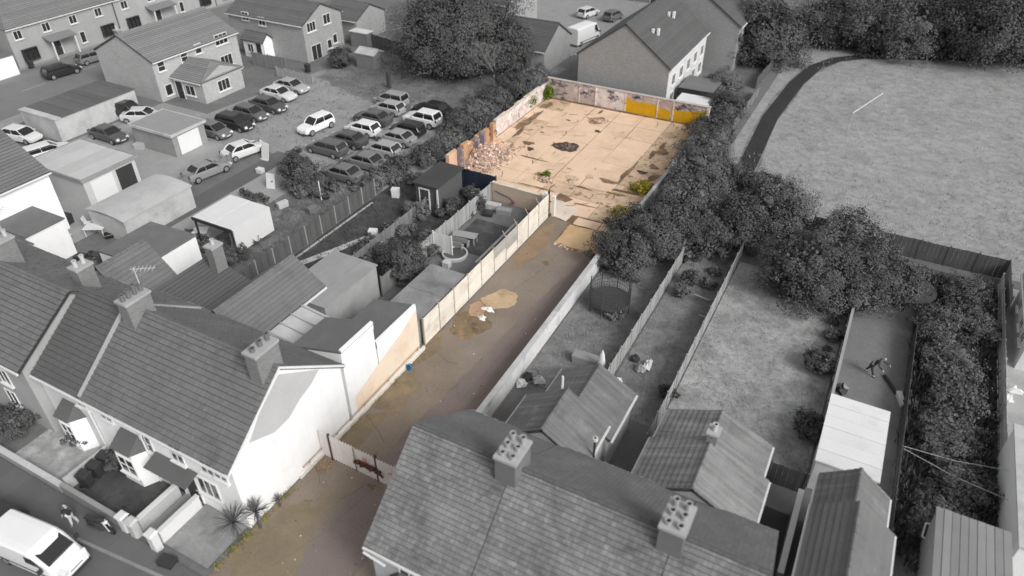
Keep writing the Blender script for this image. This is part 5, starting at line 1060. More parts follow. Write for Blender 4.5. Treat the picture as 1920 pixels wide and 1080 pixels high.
# --- top centre
t = house('detached_house', 'grey roofed cottage between the big tree and the apartment block', 'house', -44.9, -38.2, 80.4, 88.2, 2.9, 5.2, 'x', mBrick, M('dark_smooth_tile', .11, island=.06, var=.08, fvar=.1, bump=.15), seed=41)
t = house('detached_house', 'house with pale side wall beyond the cottage at the top', 'house', -62, -48.2, 89.5, 98.5, 5.0, 7.6, 'x', mGreyRender, MATS['dark_smooth_tile'], seed=42)
sheet('parking_court', [(-47.8, 88.4), (-37.9, 88.4), (-37.9, 96), (-31.8, 96), (-31.8, 118), (-66, 118), (-66, 99), (-47.8, 99)], .008, mConcreteD)
t = house('terraced_house', 'dark brick terrace along the top edge behind the parked cars', 'house', -62, -26, 118.5, 127, 5.0, 8.0, 'x', mBrickD, MATS['dark_smooth_tile'], seed=43)
for i in range(9): win(t, (-58 + i*3.8, 118.5, 1.5), '-y', 1.5, 1.5, cols=2); door(t, (-56 + i*3.8, 118.5, 0), '-y')
ap = house('apartment_block', 'large brick block with blank gable behind the graffiti wall', 'apartment block', -31.6, -21.0, 75.6, 90.5, 5.1, 8.95, 'y', M('apartment_brick', .27, brick=.31, var=.08, fvar=.08, bump=.1), M('apartment_tile', .105, island=.08, var=.12, sc=.4, fvar=.12, bump=.2), seed=44, z0=-.2)
obj('sunlit_strip', B().box(-20.99, -20.93, 75.7, 90.4, 0, 4.6), M('sunlit_side', .6, var=.12, fvar=.1, bump=.1), ap)  # paler strip paints the sun's brightness onto this side of the block
for i in range(5): win(ap, (-20.93, 77.6 + i*2.8, 3.3), '+x', 1.2, 1.3, cols=2); win(ap, (-20.93, 77.6 + i*2.8, 1.2), '+x', 1.2, 1.3, cols=2)
for (xx, yy) in ((-24.0, 78.6), (-24.3, 85.0)):
    zz = 5.27 + (-20.7 - xx)*.728 + .1
    for k in range(2): obj('roof_vent', B().box(xx-.35+k*.5, xx-.1+k*.5, yy+k*.4, yy+.3+k*.4, zz-.5, zz+.25), mWhiteTrim, ap)
a2 = house('apartment_block', 'taller rear brick block behind the blank gable block', 'apartment block', -29.5, -17.6, 92.5, 108, 5.6, 9.6, 'y', MATS['apartment_brick'], MATS['apartment_tile'], seed=45, z0=-.2)
for i in range(4): win(a2, (-17.6, 95 + i*3.2, 3.6), '+x', 1.2, 1.3, cols=2)
t = flat_building('garden_shed', 'dark flat shed beside the brick block', 'shed', -20.3, -16.6, 78.4, 82.4, 2.2, mDarkTrim, mFelt)
t = flat_building('garden_shed', 'white topped lean-to shed behind the yellow painted wall', 'shed', -19.6, -16.2, 74.7, 77.4, 1.9, mPaleRender, mPlasticL)
# --- near terrace at the bottom
BO = .478
def terrace(label, x0, x1, seed, ends): return house('terraced_house', label, 'house', x0, x1, 13.65, 22.2, 4.55, 7.8, 'x', mBrickP, mTileOld, tiles='tile', pitch=.23, tw=.2, off=BO, seed=seed, ends=ends, vo=.12, ridge=mTileD)
T1 = terrace('near end house with weathered tiled roof beside the alley mouth', -14.3, -9.35, 51, (True, False))
T2 = terrace('middle house of the near terrace between the two clusters of chimney pots', -9.33, -2.3, 52, (False, False))
T3 = terrace('right house of the near terrace by the dark passage', -2.28, 1.25, 53, (False, True))
mRear = M('smooth_rear_slope', .15, var=.12, sc=.4, fvar=.12, fsc=10, bump=.2, island=.05, stains=((.21, .5, .6, .12, .6),))
for T_ in (T1, T2, T3, A2, A1):
    rf = [c for c in T_.children if c.name.startswith('roof')][1]
    for c in rf.children: c.data.materials[0] = mRear
chimney(T1, -9.4, 17.75, 6.0, 8.95, .95, 1.4, 6, M('pale_stack', .17, var=.15, sc=1.5, fvar=.2, bump=.3), M('white_pot', .34, var=.1, bump=.05), rows=2, ph=.2)
chimney(T2, -2.35, 17.75, 6.0, 8.95, .95, 1.4, 6, MATS['pale_stack'], MATS['white_pot'], rows=2, ph=.2)
obj('back_gutter', B().obox((-9.4, 16.75, 7.1), (.52,0,0), (0,.12,.1), (0,-.02,.03)), mLead, T1); obj('back_gutter', B().obox((-2.35, 16.75, 7.1), (.52,0,0), (0,.12,.1), (0,-.02,.03)), mLead, T2)
win(T1, (-12.3, 13.65, 3.4), '-y', 1.1, 1.3); bay(T1, -12.2, 13.65, 2.2, .8, 2.6, mTileD)
obj('dormer_gutter', B().path([(-14.2,13.1,4.5),(-13.0,13.0,4.5)], .06), mWhiteTrim, T1)
def wing(label, x0, x1, y0, y1, ze, zr, seed, mat=None, off=.5, wallm=None): return house('rear_wing', label, 'house extension', x0, x1, y0, y1, ze, zr, 'y', wallm or mBrickP, mat or mSlate, ov=.2, seed=seed, off=off, ends=(False, True))
W_1 = wing('slated rear wing with white gutters nearest the alley', -12.4, -8.0, 22.25, 25.4, 3.8, 5.2, 61)
W_2 = wing('lower far section of the slated wing nearest the alley', -12.0, -7.8, 25.45, 29.3, 2.7, 3.9, 62)
W_3 = wing('slated rear wing behind the middle chimney cluster', -5.4, .2, 22.25, 25.7, 3.7, 5.2, 63, mSlateP)
W_4 = wing('lower far section of the wing behind the middle chimneys', -5.4, -.1, 25.75, 28.9, 2.8, 4.0, 64, mSlateP)
for t, x, y, z in ((W_3, -2.6, 25.6, 5.1),):
    c = chimney(t, x, y, z-.9, z+.9, .5, .6, 1, mBrickD)
for t, (x0, x1) in ((T1, (-14.0, -12.5)), (T2, (-8.0, -5.5))): obj('white_fascia', B().box(x0+3.0, x1+3.0, 22.53, 22.6, 4.3, 4.46), mWhiteTrim, t)
obj('soil_pipe', B().tube((-7.7, 23.2, 0), (-7.7, 23.2, 5.2), .06), mDarkTrim, W_1); obj('soil_pipe_cowl', B().lathe((-7.7,23.2,5.0), [(.14,0),(.14,.16)], 10), mPlasticL, W_1)
obj('flue_pipe', B().tube((-10.6, 25.6, 4.4), (-10.6, 25.6, 6.0), .07), mPlasticL, W_1)
sheet('passage', rect(.5, 1.9, 22.2, 27.5), .02, M('passage_shade', .06, var=.2, fvar=.2, bump=.1))  # near-black floor colour paints in the shade between the wings
wall('white topped wall on the right of the dark passage', [(2.0, 22.4), (2.0, 27.6)], 2.0, .2, mBrickD, cop=mPlasticL)
W_5 = wing('dark tiled rear wing with long white side wall at lower right', 2.6, 5.7, 18.0, 24.7, 4.4, 5.5, 65, mTile, wallm=mPaleRender)
W_6 = wing('lower slated end of the wing with the white side wall', 2.7, 5.5, 24.75, 27.5, 3.6, 4.7, 66, mSlate, wallm=mPaleRender)
t = flat_building('store_building', 'store with pale ribbed metal roof at the lower right corner', 'outbuilding', 8.0, 11.0, 21.0, 28.9, 2.7, mConcreteD, M('ribbed_metal_roof', .25, var=.1, sc=.6, fvar=.1, bump=.1, obj=.1), sheets=9, along='x')
t = flat_building('store_building', 'pale flat roofed building at the right picture edge', 'outbuilding', 11.5, 17, 28.5, 37.0, 2.6, mWhiteRender, mConcreteG, sheets=3, along='x')
t = flat_building('garden_shed', 'white panel roofed shed on the right of the long lawn', 'shed', 2.35, 5.35, 29.8, 35.2, 2.2, mPaleRender, M('white_roof_panel', .72, var=.05, sc=.6, fvar=.06, bump=.08, obj=.05, stains=((.5, .5, .64, .1, .5),)), sheets=6, along='y')
t = house('detached_house', 'pale bungalow with small windows at the right picture edge', 'house', 12.6, 22, 46, 53.5, 2.7, 4.4, 'y', mPaleRender, mTile, seed=71); 
for y in (47.5, 49.2, 51.5): win(t, (12.6, y, 1.6), '-x', .9, 1.0)

for t_, x_, y_, z_, a_ in ((A2, -32.3, 18.2, 8.9, .6), (B1, -43.9, 18.0, 9.0, 2.2), (B2, -52.2, 17.0, 9.0, 1.4)): aerial(t_, x_, y_, z_, 1.5, a_)
# ================================================================ GARDEN FENCES AND STREET WALLS
fence('dark boarded fence with pale base along the garden strip', -38.1, 28.6, -38.1, 45.2, 1.6, 9, mat=mWoodD, post=mConcreteD)
fence('thin timber fence between the two dark gardens', -32.45, 33.2, -32.45, 45.0, 1.3, 6, mat=mWood)
fence('pale timber fence left of the round pool', -28.4, 38.2, -28.4, 49.4, 1.7, 6, mat=mWoodP)
fence('short timber fence behind the grey flat roofed outbuilding', -28.4, 33.1, -28.4, 38.1, 1.7, 3, mat=mWood)
fence('pale lattice screen beside the round pool', -28.3, 39.9, -26.6, 39.9, 1.9, 1, mat=mPlasticL, name='trellis_screen', cat='screen')
fence('timber fence beside the lane and the rounded garage roof', -54.4, 36.2, -54.3, 47.6, 1.1, 6, mat=mWood)
fence('fence along the near side of the dark lane', -50.2, 22, -50.15, 31, .9, 5, mat=mWood)
fence('pale boarded fence right of the garden with the trampoline', -10.25, 30.5, -10.2, 47.5, 1.5, 9, mat=mWoodP)
fence('long pale fence left of the wide lawn', -6.3, 28.0, -6.3, 50.5, 1.5, 12, mat=mWoodP)
fence('thin wire and timber fence right of the wide lawn', 2.4, 35.3, 2.4, 47, 1.2, 6, mat=mWoodD, top=mWoodP)
fence('dark fence between the mown lawn and the brambles', 6.5, 26, 6.5, 46, 1.2, 10, mat=mWoodD)
fence('concrete edged fence right of the brambles', 11.6, 30, 11.7, 55.5, 1.3, 12, mat=mConcreteG)
fence('dark boarded fence along the foot of the park', -2, 57, 12, 57, 1.7, 7, mat=mWoodD)
fence('short wire fence panel at the corner of the park', 12.1, 52, 12.1, 56.9, 1.6, 3, mat=mConcreteD)
fence('timber fence from the pale brick house to the brick gable house', -73.1, 66.0, -67.5, 66.0, 1.7, 4, mat=mWood)
fence('fence between the car park and the brick house garden', -67.3, 64.2, -61.5, 64.0, 1.2, 4, mat=mWoodP)
fence('dark fence below the apartment block path', -13.6, 88, -13.2, 99, 1.4, 5, mat=mWoodD)
fence('fence strip beside the path to the park', -13.0, 74, -12.8, 86, 1.2, 6, mat=mWood)
fence('dark fence at the end of the wing passage', .3, 29.2, 2.2, 29.2, 1.6, 1, mat=mWoodD)
fence('brown fence behind the wing with the pale slates', -5.9, 29.1, -.2, 29.1, 1.2, 3, mat=mWoodD)
wall('rough stone wall with white pier in front of the dark front lawn', [(-32.9, 10.6), (-28.1, 10.6)], .8, .25, mConcreteD)
wall('brick front wall of the crazy paved garden', [(-45, 10.6), (-38.3, 10.6), (-33.1, 10.6)], .6, .25, mBrick, cop=mConcreteG)
wall('low divider wall between the two front gardens', [(-33.0, 10.8), (-33.0, 13.4)], .9, .18, mConcreteG)
wall('white wall on the left side of the front path', [(-27.35, 10.9), (-27.35, 13.4)], .9, .2, M('path_wall', .5, var=.1, bump=.1), cop=mPlasticL)
wall('white wall on the right side of the front path', [(-25.8, 10.9), (-25.8, 13.4)], .9, .2, mPlasticL, cop=mPlasticL)
def pier(label, x, y, h=1.15, m=None):
    t = thing('gate_pier', label, 'pier', (x, y, 0), 0, 'front garden piers'); obj('shaft', B().box(x-.2,x+.2,y-.2,y+.2,0,h), m or mConcreteG, t); obj('cap', B().loft([[(x-.27,y-.27,h+.002),(x+.27,y-.27,h+.002),(x+.27,y+.27,h+.002),(x-.27,y+.27,h+.002)],[(x-.2,y-.2,h+.12),(x+.2,y-.2,h+.12),(x+.2,y+.2,h+.12),(x-.2,y+.2,h+.12)]]), m or mConcreteG, t)
pier('white front pier left of the front path gap', -28.0, 10.6, 1.2, mPlasticL); pier('brick front pier at the left foot of the front path', -27.3, 10.6, 1.2, mConcreteG); pier('white front pier at the right foot of the front path', -25.75, 10.55, 1.3, mPlasticL)

# ================================================================ VEHICLES
van('white panel van parked on the street at lower left', -30.2, 7.55, 7, 236)
car('dark car at the left picture edge behind the white van', 0, 0, 187, 'hatch', 55, xy=(-34.3, 7.6))
RW = 'cars parked in the row beside the pale brick house'
for lab, px, py, k, tn in (('grey hatchback nearest the smooth pale garage roof', 402, 243, 'hatch', 110), ('black car second from the smooth pale garage roof', 441, 228, 'estate', 48), ('mid grey car in the middle of the short row', 471, 211, 'hatch', 95), ('dark grey car between mid grey and white cars in the row', 503, 195, 'saloon', 80), ('white car with dark windscreen in the short row', 522, 174, 'saloon', 205), ('silver car at the far end of the short row', 546, 160, 'saloon', 165)): car(lab, px, py, 0, k, tn, RW)
CL = 'cars packed together in the middle of the car park'
for lab, px, py, dg, k, tn, sc in (
    ('white hatchback alone at the left of the packed cars', 592, 233, 262, 'suv', 235, .95), ('silver people carrier at the far corner of the packed cars', 734, 186, 180, 'mpv', 150, 1), ('light silver hatchback behind the silver people carrier', 727, 201, 180, 'hatch', 165, 1),
    ('dark grey saloon above the white hatchback in the pack', 698, 219, 180, 'saloon', 85, 1), ('white hatchback in the middle of the packed cars', 679, 239, 180, 'hatch', 225, 1), ('dark grey saloon below the white hatchback in the pack', 650, 259, 180, 'saloon', 78, 1),
    ('dull grey estate at the left edge of the pack', 612, 275, 180, 'estate', 92, 1), ('black saloon at the far right of the pack', 810, 204, 180, 'saloon', 40, 1.05), ('white off road car at the right of the pack', 792, 222, 180, 'suv', 228, 1.0),
    ('black hatchback below the white off road car', 764, 240, 180, 'hatch', 45, 1), ('silver roofed saloon in the right row of the pack', 742, 256, 180, 'saloon', 150, 1), ('silver roofed hatchback one place nearer in the right row', 716, 278, 180, 'hatch', 160, 1),
    ('grey coupe at the near right of the pack', 682, 300, 180, 'saloon', 118, 1.05), ('grey saloon nearest the dark bush', 640, 322, 180, 'saloon', 110, 1)): t = car(lab, px, py, dg, k, tn, CL, sc=sc)
for lab, px, py, dg, k, tn in (('dark grey saloon in the yard between two garages', 203, 250, 0, 'saloon', 85), ('black off road car beside the ribbed roof garage', 240, 207, 20, 'suv', 50), ('white car behind the smooth pale garage roof', 268, 215, 30, 'saloon', 205), ('white hatchback in the yard at the left edge', 42, 252, 10, 'hatch', 215), ('white pickup between the yard walls at left', 88, 282, 75, 'estate', 220), ('black estate on the back road by the bay windows', 115, 131, 82, 'estate', 45), ('silver hatchback half hidden beside the pale brick house', 172, 106, 82, 'hatch', 120), ('grey saloon waiting by the lane fence', 388, 316, 80, 'saloon', 140), ('white saloon above the lane fence end', 458, 278, 75, 'saloon', 215), ('white car in the court beyond the apartment block', 1103, 22, 75, 'hatch', 215), ('grey car in the court beyond the apartment block', 1150, 28, 80, 'hatch', 110)): car(lab, px, py, dg, k, tn)
x, y, _ = P(1095, 62, 1.2); van('white minibus parked in the court by the cottage', x, y, 78, 235, 5.6, 1.0, 2.5, True, 'minibus', 'minibus')

# ================================================================ PEOPLE
person('person in dark top and white trousers standing on the street pavement', -30.7, 9.55, -60, mPlasticD, mPlasticL, mPlasticD, .12, .05, .25)
person('person in dark clothes bending forward on the mown lawn', 4.3, 41.0, -20, mPlasticD, mPlasticD, M('fair_hair', .45, var=.1, bump=0), .3, .75, .3, reach=.8)
sp = thing('garden_sprayer', 'long dark pole with white head lying across the mown lawn', 'garden tool', (5.9, 40.2, 0)); obj('pole', B().tube((5.2,41.2,.12),(6.05,39.7,.12),.11), mPlasticD, sp); obj('head', B().loft([[(5.95,39.75,.02),(6.25,39.9,.02),(6.25,39.9,.35),(5.95,39.75,.35)],[(6.35,38.7,.02),(6.6,38.85,.02),(6.6,38.85,.22),(6.35,38.7,.22)]]), mPlasticL, sp)

# ================================================================ TREES AND BUSHES
DS = 'dark bushes along the right edge of the alley and yard'
for i, (lab, px, py, h, r, n, m) in enumerate([
    ('dark bush nearest the alley end, right of the ochre slab', 1172, 470, 3.3, 2.1, 5200, mLeafD), ('dark bush spilling toward the tan slabs', 1205, 432, 3.6, 2.4, 5600, mLeafD),
    ('dense dark bush above the trampoline garden', 1255, 425, 4.0, 2.7, 6000, mLeafD), ('greyer bush by the bend of the yard edge', 1292, 380, 4.2, 2.7, 6000, mLeafM),
    ('tall grey bush beside the middle of the yard edge', 1310, 330, 4.4, 2.6, 6000, mLeafM), ('dark shrub against the park path, lower part', 1355, 335, 3.6, 2.0, 3600, mLeafD),
    ('grey shrub at the upper yard edge', 1322, 285, 3.9, 2.3, 4600, mLeafM), ('dark shrub beside the right end of the yellow wall', 1338, 245, 3.4, 2.2, 3800, mLeafD),
    ('shrub behind the white topped shed', 1362, 200, 3.2, 2.3, 3400, mLeafD), ('shrub below the fence strip by the park path', 1350, 160, 3.0, 2.4, 3000, mLeafM),
    ('bush between two garden fences below the park', 1330, 440, 3.2, 1.9, 3600, mLeafD), ('dark tree overhanging the long pale fence', 1395, 420, 4.2, 2.3, 5000, mLeafD),
    ('bushy tree top against the pale park grass', 1462, 385, 4.6, 2.6, 6000, mLeafM), ('dark tree beside the park foot, left of the lawn end', 1425, 355, 3.4, 1.9, 3600, mLeafD),
    ('big dark tree at the end of the wide lawn', 1520, 500, 5.0, 3.2, 8200, mLeafD), ('dark tree right of the big lawn tree', 1600, 520, 4.6, 2.8, 6400, mLeafD),
    ('leafy tree by the dark park fence', 1590, 450, 4.2, 2.8, 6000, mLeafM), ('dark thicket shading the end of the mown lawn', 1665, 520, 3.4, 2.4, 4600, mLeafD)]):
    x, y, _ = P(px, py, h*.45); tree(lab, x, y, h, r*1.16, r*1.25, h*.58, int(n*1.15), .24, m, .12, 80, 200+i, DS, 'shrub_tree', 'bush', .45)
BR = 'brambles filling the overgrown garden'
for i, (lab, x, y, h, r) in enumerate([('bramble mound at the far end of the overgrown garden', 9.5, 52, 2.2, 2.1), ('bramble mound by the concrete edged fence, far part', 10.2, 48.6, 1.8, 1.8), ('bramble mound beside the mown lawn end', 7.8, 47.5, 2.2, 1.9), ('bramble mound level with the bending person', 8.6, 43.8, 1.9, 2.1), ('bramble mound right of the lying pole', 9.2, 40.4, 1.7, 2.0), ('bramble mound level with the white shed roof', 8.9, 36.8, 1.6, 2.1), ('bramble mound beside the pale building wall', 9.6, 33.4, 1.5, 1.9), ('bramble mound nearest the ribbed metal roof', 9.0, 30.6, 1.3, 1.6)]):
    tree(lab, x, y, h, r, r*1.15, h*.6, 2600, .19, mLeafM if i % 2 else M('leaf_bramble', .125, island=.3, var=.4, sc=.5, fvar=0, bump=0), .05, 60, 300+i, BR, 'bramble', 'bramble', .3)
PT = 'big trees at the far side of the park'
for i, (lab, px, py, h, r, rz, n) in enumerate([('dark round tree right of the apartment block', 1425, 112, 8.5, 5.6, 5.0, 10000), ('dark tree above the bend of the park path', 1570, 84, 8.0, 5.5, 4.8, 9000), ('wide dark tree over the far park path', 1660, 92, 8.5, 7.0, 5.2, 11000), ('dark tree in the middle of the far park edge', 1750, 92, 9.5, 6.5, 5.6, 11000), ('large dark tree near the top right corner', 1850, 118, 11.5, 7.2, 6.2, 13000), ('dark tree at the right end of the far park edge', 1945, 110, 10, 6.5, 5.6, 9000)]):
    x, y, _ = P(px, py, 0); tree(lab, x, y, h, r, r, rz, n, .42, mLeafD, .3, 110, 400+i, PT, shell=.5)
x, y, _ = P(838, 150, 0); tree('huge dark drooping tree at the top beyond the packed cars', x-.8, y+3.5, 11.0, 8.4, 7.6, 6.6, 26000, .34, mLeafD, .4, 150, 500, shell=.45)
x, y, _ = P(905, 155, 0); tree('dark evergreen between the drooping tree and the cottage', x+1, y+5, 7.0, 3.2, 3.2, 3.8, 5000, .34, mLeafD, .2, 60, 501)
# bare branched tree
x, y, _ = P(925, 165, 0); bt = thing('bare_tree', 'pale bare branched tree in front of the cottage', 'tree', (x, y, 0)); q = random.Random(3); b = B()
def br_(p, d, L, r, k):
    e = p + d*L; b.tube(p, e, r, r*.65, 6, False)
    if k:
        for _ in range(3): br_(e, (d + Vector((q.uniform(-.8,.8), q.uniform(-.8,.8), q.uniform(-.1,.5)))).normalized(), L*q.uniform(.6,.85), r*.6, k-1)
br_(Vector((x, y, -.1)), Vector((.05, 0, 1)), 1.9, .17, 0); obj('trunk', b, mTwig, bt); b = B(); 
for _ in range(5): br_(Vector((x+.1, y, 1.75)), Vector((q.uniform(-.9,.9), q.uniform(-.9,.9), .8)).normalized(), 1.5, .1, 4)
obj('branch', b, mTwig, bt)
LS = 'dark bushes behind the ruined wall'
for i, (lab, px, py, h, r, n) in enumerate([('dark bush at the far left corner of the yard', 1000, 150, 2.8, 2.4, 3600), ('dark bush behind the far part of the ruined wall', 965, 165, 3.0, 2.6, 3800), ('dark bush beside the bare branched tree', 925, 190, 3.0, 2.6, 3800), ('dark bush right of the black saloon', 895, 215, 2.8, 2.4, 3600), ('dark bush beyond the middle of the ruined wall', 900, 240, 2.4, 2.0, 3000), ('dark bush right of the white off road car', 860, 235, 2.4, 2.0, 3000), ('low bush between the packed cars and the ruined wall', 842, 265, 2.0, 2.0, 2600), ('low bush behind the dark shed roof', 800, 290, 1.8, 1.9, 2600), ('low scrub near the nearest packed cars', 745, 312, 1.4, 1.6, 1800), ('scrub at the far end of the dark lawn', 712, 335, 1.3, 1.4, 1500)]):
    x, y, _ = P(px, py, h*.4); tree(lab, x, y, h, r, r*1.2, h*.55, n, .24, mLeafD if i % 3 else mLeafM, .1, 60, 600+i, LS, 'shrub_tree', 'bush', .4)
x, y, _ = P(560, 320, 1.6); tree('dark round bush beside the nearest packed cars', x, y, 3.4, 2.1, 1.9, 1.9, 5200, .22, mLeafD, .15, 60, 700, None, 'shrub_tree', 'bush')
x, y, _ = P(590, 345, .8); shrub('lower dark bush spreading below the round bush', x, y, 1.8, 1.7, 2400, .2, mLeafD, 701, cat='bush')
x, y, _ = P(637, 110, 1.2); shrub('clipped round dark bush in front of the white gable windows', x, y, 2.9, 1.55, 4200, .2, mLeafD, 702, cat='bush', clumps=70)
x, y, _ = P(757, 492, 1.3); tree('dark leafy tree beside the grey flat roofed outbuilding', x, y, 3.4, 1.8, 2.0, 1.9, 5600, .2, mLeafD, .14, 60, 703, None, 'shrub_tree', 'bush')
for i, (lab, px, py, h, r, m) in enumerate([('spiky grey shrub left of the timber fence end', 620, 500, 1.1, .7, mLeafM), ('pale flowering shrub in the middle dark garden', 695, 450, .9, .6, mLeafL), ('pale flowering shrub below the dark shed', 768, 392, 1.2, .8, mLeafL), ('white flowering shrub by the fence near the dark shed', 792, 400, .9, .7, mLeafL), ('leafy shrub under the dark shed wall', 838, 360, 1.3, .9, mLeafM), ('shrub along the pale fence left of the pool', 850, 385, 1.4, .9, mLeafD), ('shrub in the dark bed by the tan wall', 880, 360, 1.2, .8, mLeafD), ('shrub by the tan lattice screen', 810, 470, 1.0, .6, mLeafM), ('dark shrub under the white canopy edge', 470, 450, 1.0, .8, mLeafD), ('dark hedge bush behind the flat roof with the white gable', 430, 480, 1.6, 1.4, mLeafD), ('leafy bush among the garden pots', 395, 462, 1.2, 1.0, mLeafM), ('bush by the dark bramble lane fence', 185, 485, 1.1, .9, mLeafD), ('dark shrub beside the door of the narrow white house', 150, 815, 1.6, .9, mLeafD), ('dark shrub below the bay window of the white house', 215, 862, 1.2, .9, mLeafD), ('dark hedge at the left edge of the front gardens', 30, 785, 1.5, 1.6, mLeafD), ('shrub in the corner by the trampoline', 1150, 585, 1.0, .8, mLeafM), ('low leafy shrub on the wide lawn edge', 1250, 735, .9, .5, mLeafD), ('shadowed bush right of the wide lawn', 1520, 800, 1.5, 1.3, mLeafD), ('bush against the thin wire fence', 1535, 680, 1.6, 1.2, mLeafD), ('bush at the foot of the ribbed metal roof', 1720, 985, 1.3, .9, mLeafD)]):
    x, y, _ = P(px, py, h*.4); shrub(lab, x, y, h, r, 900 if r < .9 else 1700, .16, m, 800+i, cat='bush')
# spiky palms by the white gable wall
def spiky(label, x, y, h, n, seed):
    t = thing('cordyline', label, 'spiky plant', (x, y, 0)); obj('stem', B().tube((x,y,-.05),(x,y,h*.62),.07,.05), mBark, t); q = random.Random(seed); b = B()
    for k in range(n):
        a, e = q.uniform(0, 6.28), q.uniform(.1, 1.4); d = Vector((math.cos(a)*math.cos(e), math.sin(a)*math.cos(e), math.sin(e))); p = Vector((x, y, h*.6)); s = Vector((-math.sin(a), math.cos(a), 0))*.022; L = h*q.uniform(.35, .55)
        b.mesh([p-s, p+s, p+d*L*.6+s, p+d*L*.6-s, p+d*L+Vector((0,0,-.15*L))], [(0,1,2,3), (3,2,4)])
    obj('leaf_rosette', b, mLeafM, t)
spiky('tall dark spiky palm at the front corner of the white gable', -22.4, 12.8, 2.7, 90, 1); spiky('second spiky palm a little along the white gable wall', -22.1, 13.9, 2.2, 80, 2); spiky('small spiky tuft at the foot of the white gable wall', -22.15, 15.4, .9, 30, 3)
# shrubs crowding the borders of the gardens left of the alley
bq = random.Random(21)
for lab, x0, y0, x1, y1, n in (('the middle timber fence', -32.0, 34, -32.0, 44.5, 7), ('the pale timber fence', -28.9, 39, -28.9, 48.6, 6), ('the tan wall end', -31.5, 44.6, -28.9, 48.9, 4), ('the dark lawn path', -33.1, 34.5, -33.1, 44, 5), ('the park end of the scrubby garden', -44.5, 42, -39, 45.8, 5), ('the pot cluster by the canopy', -47.5, 28.4, -44.2, 32.4, 5), ('the scrub beyond the dark lawn', -38.5, 47.2, -33.8, 50.6, 6), ('the far part of the narrow garden', -9.4, 43.5, -6.9, 47.5, 4), ('the thin wire fence', 1.5, 39.5, 1.7, 46.5, 5)):
    for k in range(n):
        t_ = (k + .5)/n; r = bq.uniform(.3, 1.0); h = r*bq.uniform(1.1, 1.9)
        shrub('%s shrub, %s in line from the street, along %s' % (bq.choice(('small', 'low', 'leafy', 'rounded')), ('first', 'second', 'third', 'fourth', 'fifth', 'sixth', 'seventh')[k], lab), x0+(x1-x0)*t_+bq.uniform(-.4,.4), y0+(y1-y0)*t_+bq.uniform(-.7,.7), h, r, int(420 + 700*r), .15, bq.choice((mLeafD, mLeafM, mLeafM, mLeafL)), 1500+int(bq.random()*9999), 'garden border shrubs', cat='shrub')
# grass and ground plants
grass_tufts('lawn_grass', np.vstack([scatter(-6.2, 2.2, 29, 48, 2600, 1), scatter(-15.2, -10.4, 31, 47, 1300, 2), scatter(-10, -6.5, 30, 48, 1000, 3)]), .1, M('grass_blade', .31, island=.35, var=.2, bump=0), 5, 1)
grass_tufts('rough_park_grass', np.vstack([scatter(-11.5, 26, 57.5, 70, 1500, 4), scatter(-8, 40, 70, 105, 2200, 5)]), .17, M('park_blade', .33, island=.3, var=.2, bump=0), 4, 2, .25)
grass_tufts('rough_tufts', np.vstack([scatter(-62, -38, 64, 80, 1400, 6), scatter(-45, -38.3, 31, 46, 700, 7), scatter(-64, -50, 50, 64, 200, 17)]), .2, M('tuft_blade', .17, island=.5, var=.2, bump=0), 4, 3, .2)
grass_tufts('bramble_ground_cover', scatter(6.7, 11.4, 27, 55, 3000, 8), .4, M('cover_blade', .1, island=.55, var=.3, bump=0), 5, 4, .2)
grass_tufts('dark_lawn_grass', np.vstack([scatter(-37.8, -32.6, 29, 49, 900, 9), scatter(-32.2, -28.6, 34, 48, 900, 10)]), .15, M('dark_blade', .07, island=.5, var=.2, bump=0), 4, 5)

# ================================================================ GARDEN THINGS
pl = thing('paddling_pool', 'round pale pool ring beside the plank fence', 'pool', (*P(853, 480)[:2], 0)); x, y, _ = P(853, 480)
obj('rim', B().lathe((x,y,0), [(1.0,0),(1.06,.3),(1.02,.36),(.92,.36),(.9,.12),(.88,.1)], 26), mConcreteG, pl); obj('water', B().lathe((x,y,.2), [(.9,0),(.9,.02)], 26), M('pool_water', .1, rough=.08, var=.2, bump=0), pl)
table('pale slatted table in the pool garden', *P(872, 440, .7)[:2], 10, 2.0, .9); bench('pale bench in front of the slatted table', *P(862, 452, .4)[:2], 190, 1.6); bench('narrow pale bench nearest the pool ring', *P(852, 459, .4)[:2], 190, 1.5)
solo('kerb_edging', B().box(-24.6, -24.4, 40, 47, 0, .12), mConcreteG, 'straight pale edging strip along the pool garden bed', 'edging')
for i, (lab, px, py) in enumerate([('pale planter box by the tan wall', 925, 385), ('grey planter box in the pool garden corner', 945, 395)]): crate(lab, *P(px, py, .3)[:2], 5, 1.3, .6, .5, mConcreteD if i else mConcreteG, 'planter', 'planter')
solo('blue_tarp', B().slab([(-23.7,46.6,.95),(-22.8,46.6,1.25),(-22.8,48.2,1.3),(-23.7,48.2,.9)], .06), mBlue.copy() if False else M('blue_tarpaulin', (.015,.06,.19), var=.2, bump=.2), 'blue tarpaulin behind the last bays of the plank fence', 'tarpaulin')
hl = thing('hose', 'thin blue and pink hose hung on the tan rendered wall', 'hose', (-26.5, 49.3, 0)); obj('blue_length', B().path([(-28,49.4,1.05),(-27.4,49.38,.9),(-26.6,49.38,.75),(-26.2,49.38,.5)], .03), M('hose_blue', (.05,.05,.17), bump=0), hl); obj('pink_end', B().lathe((-26.1,49.3,.25), [(.1,0),(.14,.15),(.05,.3)], 10), M('hose_pink', (.22,.05,.1), bump=0), hl)
for i, (lab, px, py) in enumerate([('pale upright sack beside the timber fence', 700, 440), ('white sack on the far dark lawn', 742, 362)]): crate(lab, *P(px, py, .4)[:2], 20, .7, .5, .9, mPlasticL, 'sack', 'sack')
pole('washing_pole', 'white washing line pole by the lower dark bush', 'pole', *P(603, 375)[:2], 1.9, .06, mPlasticL)
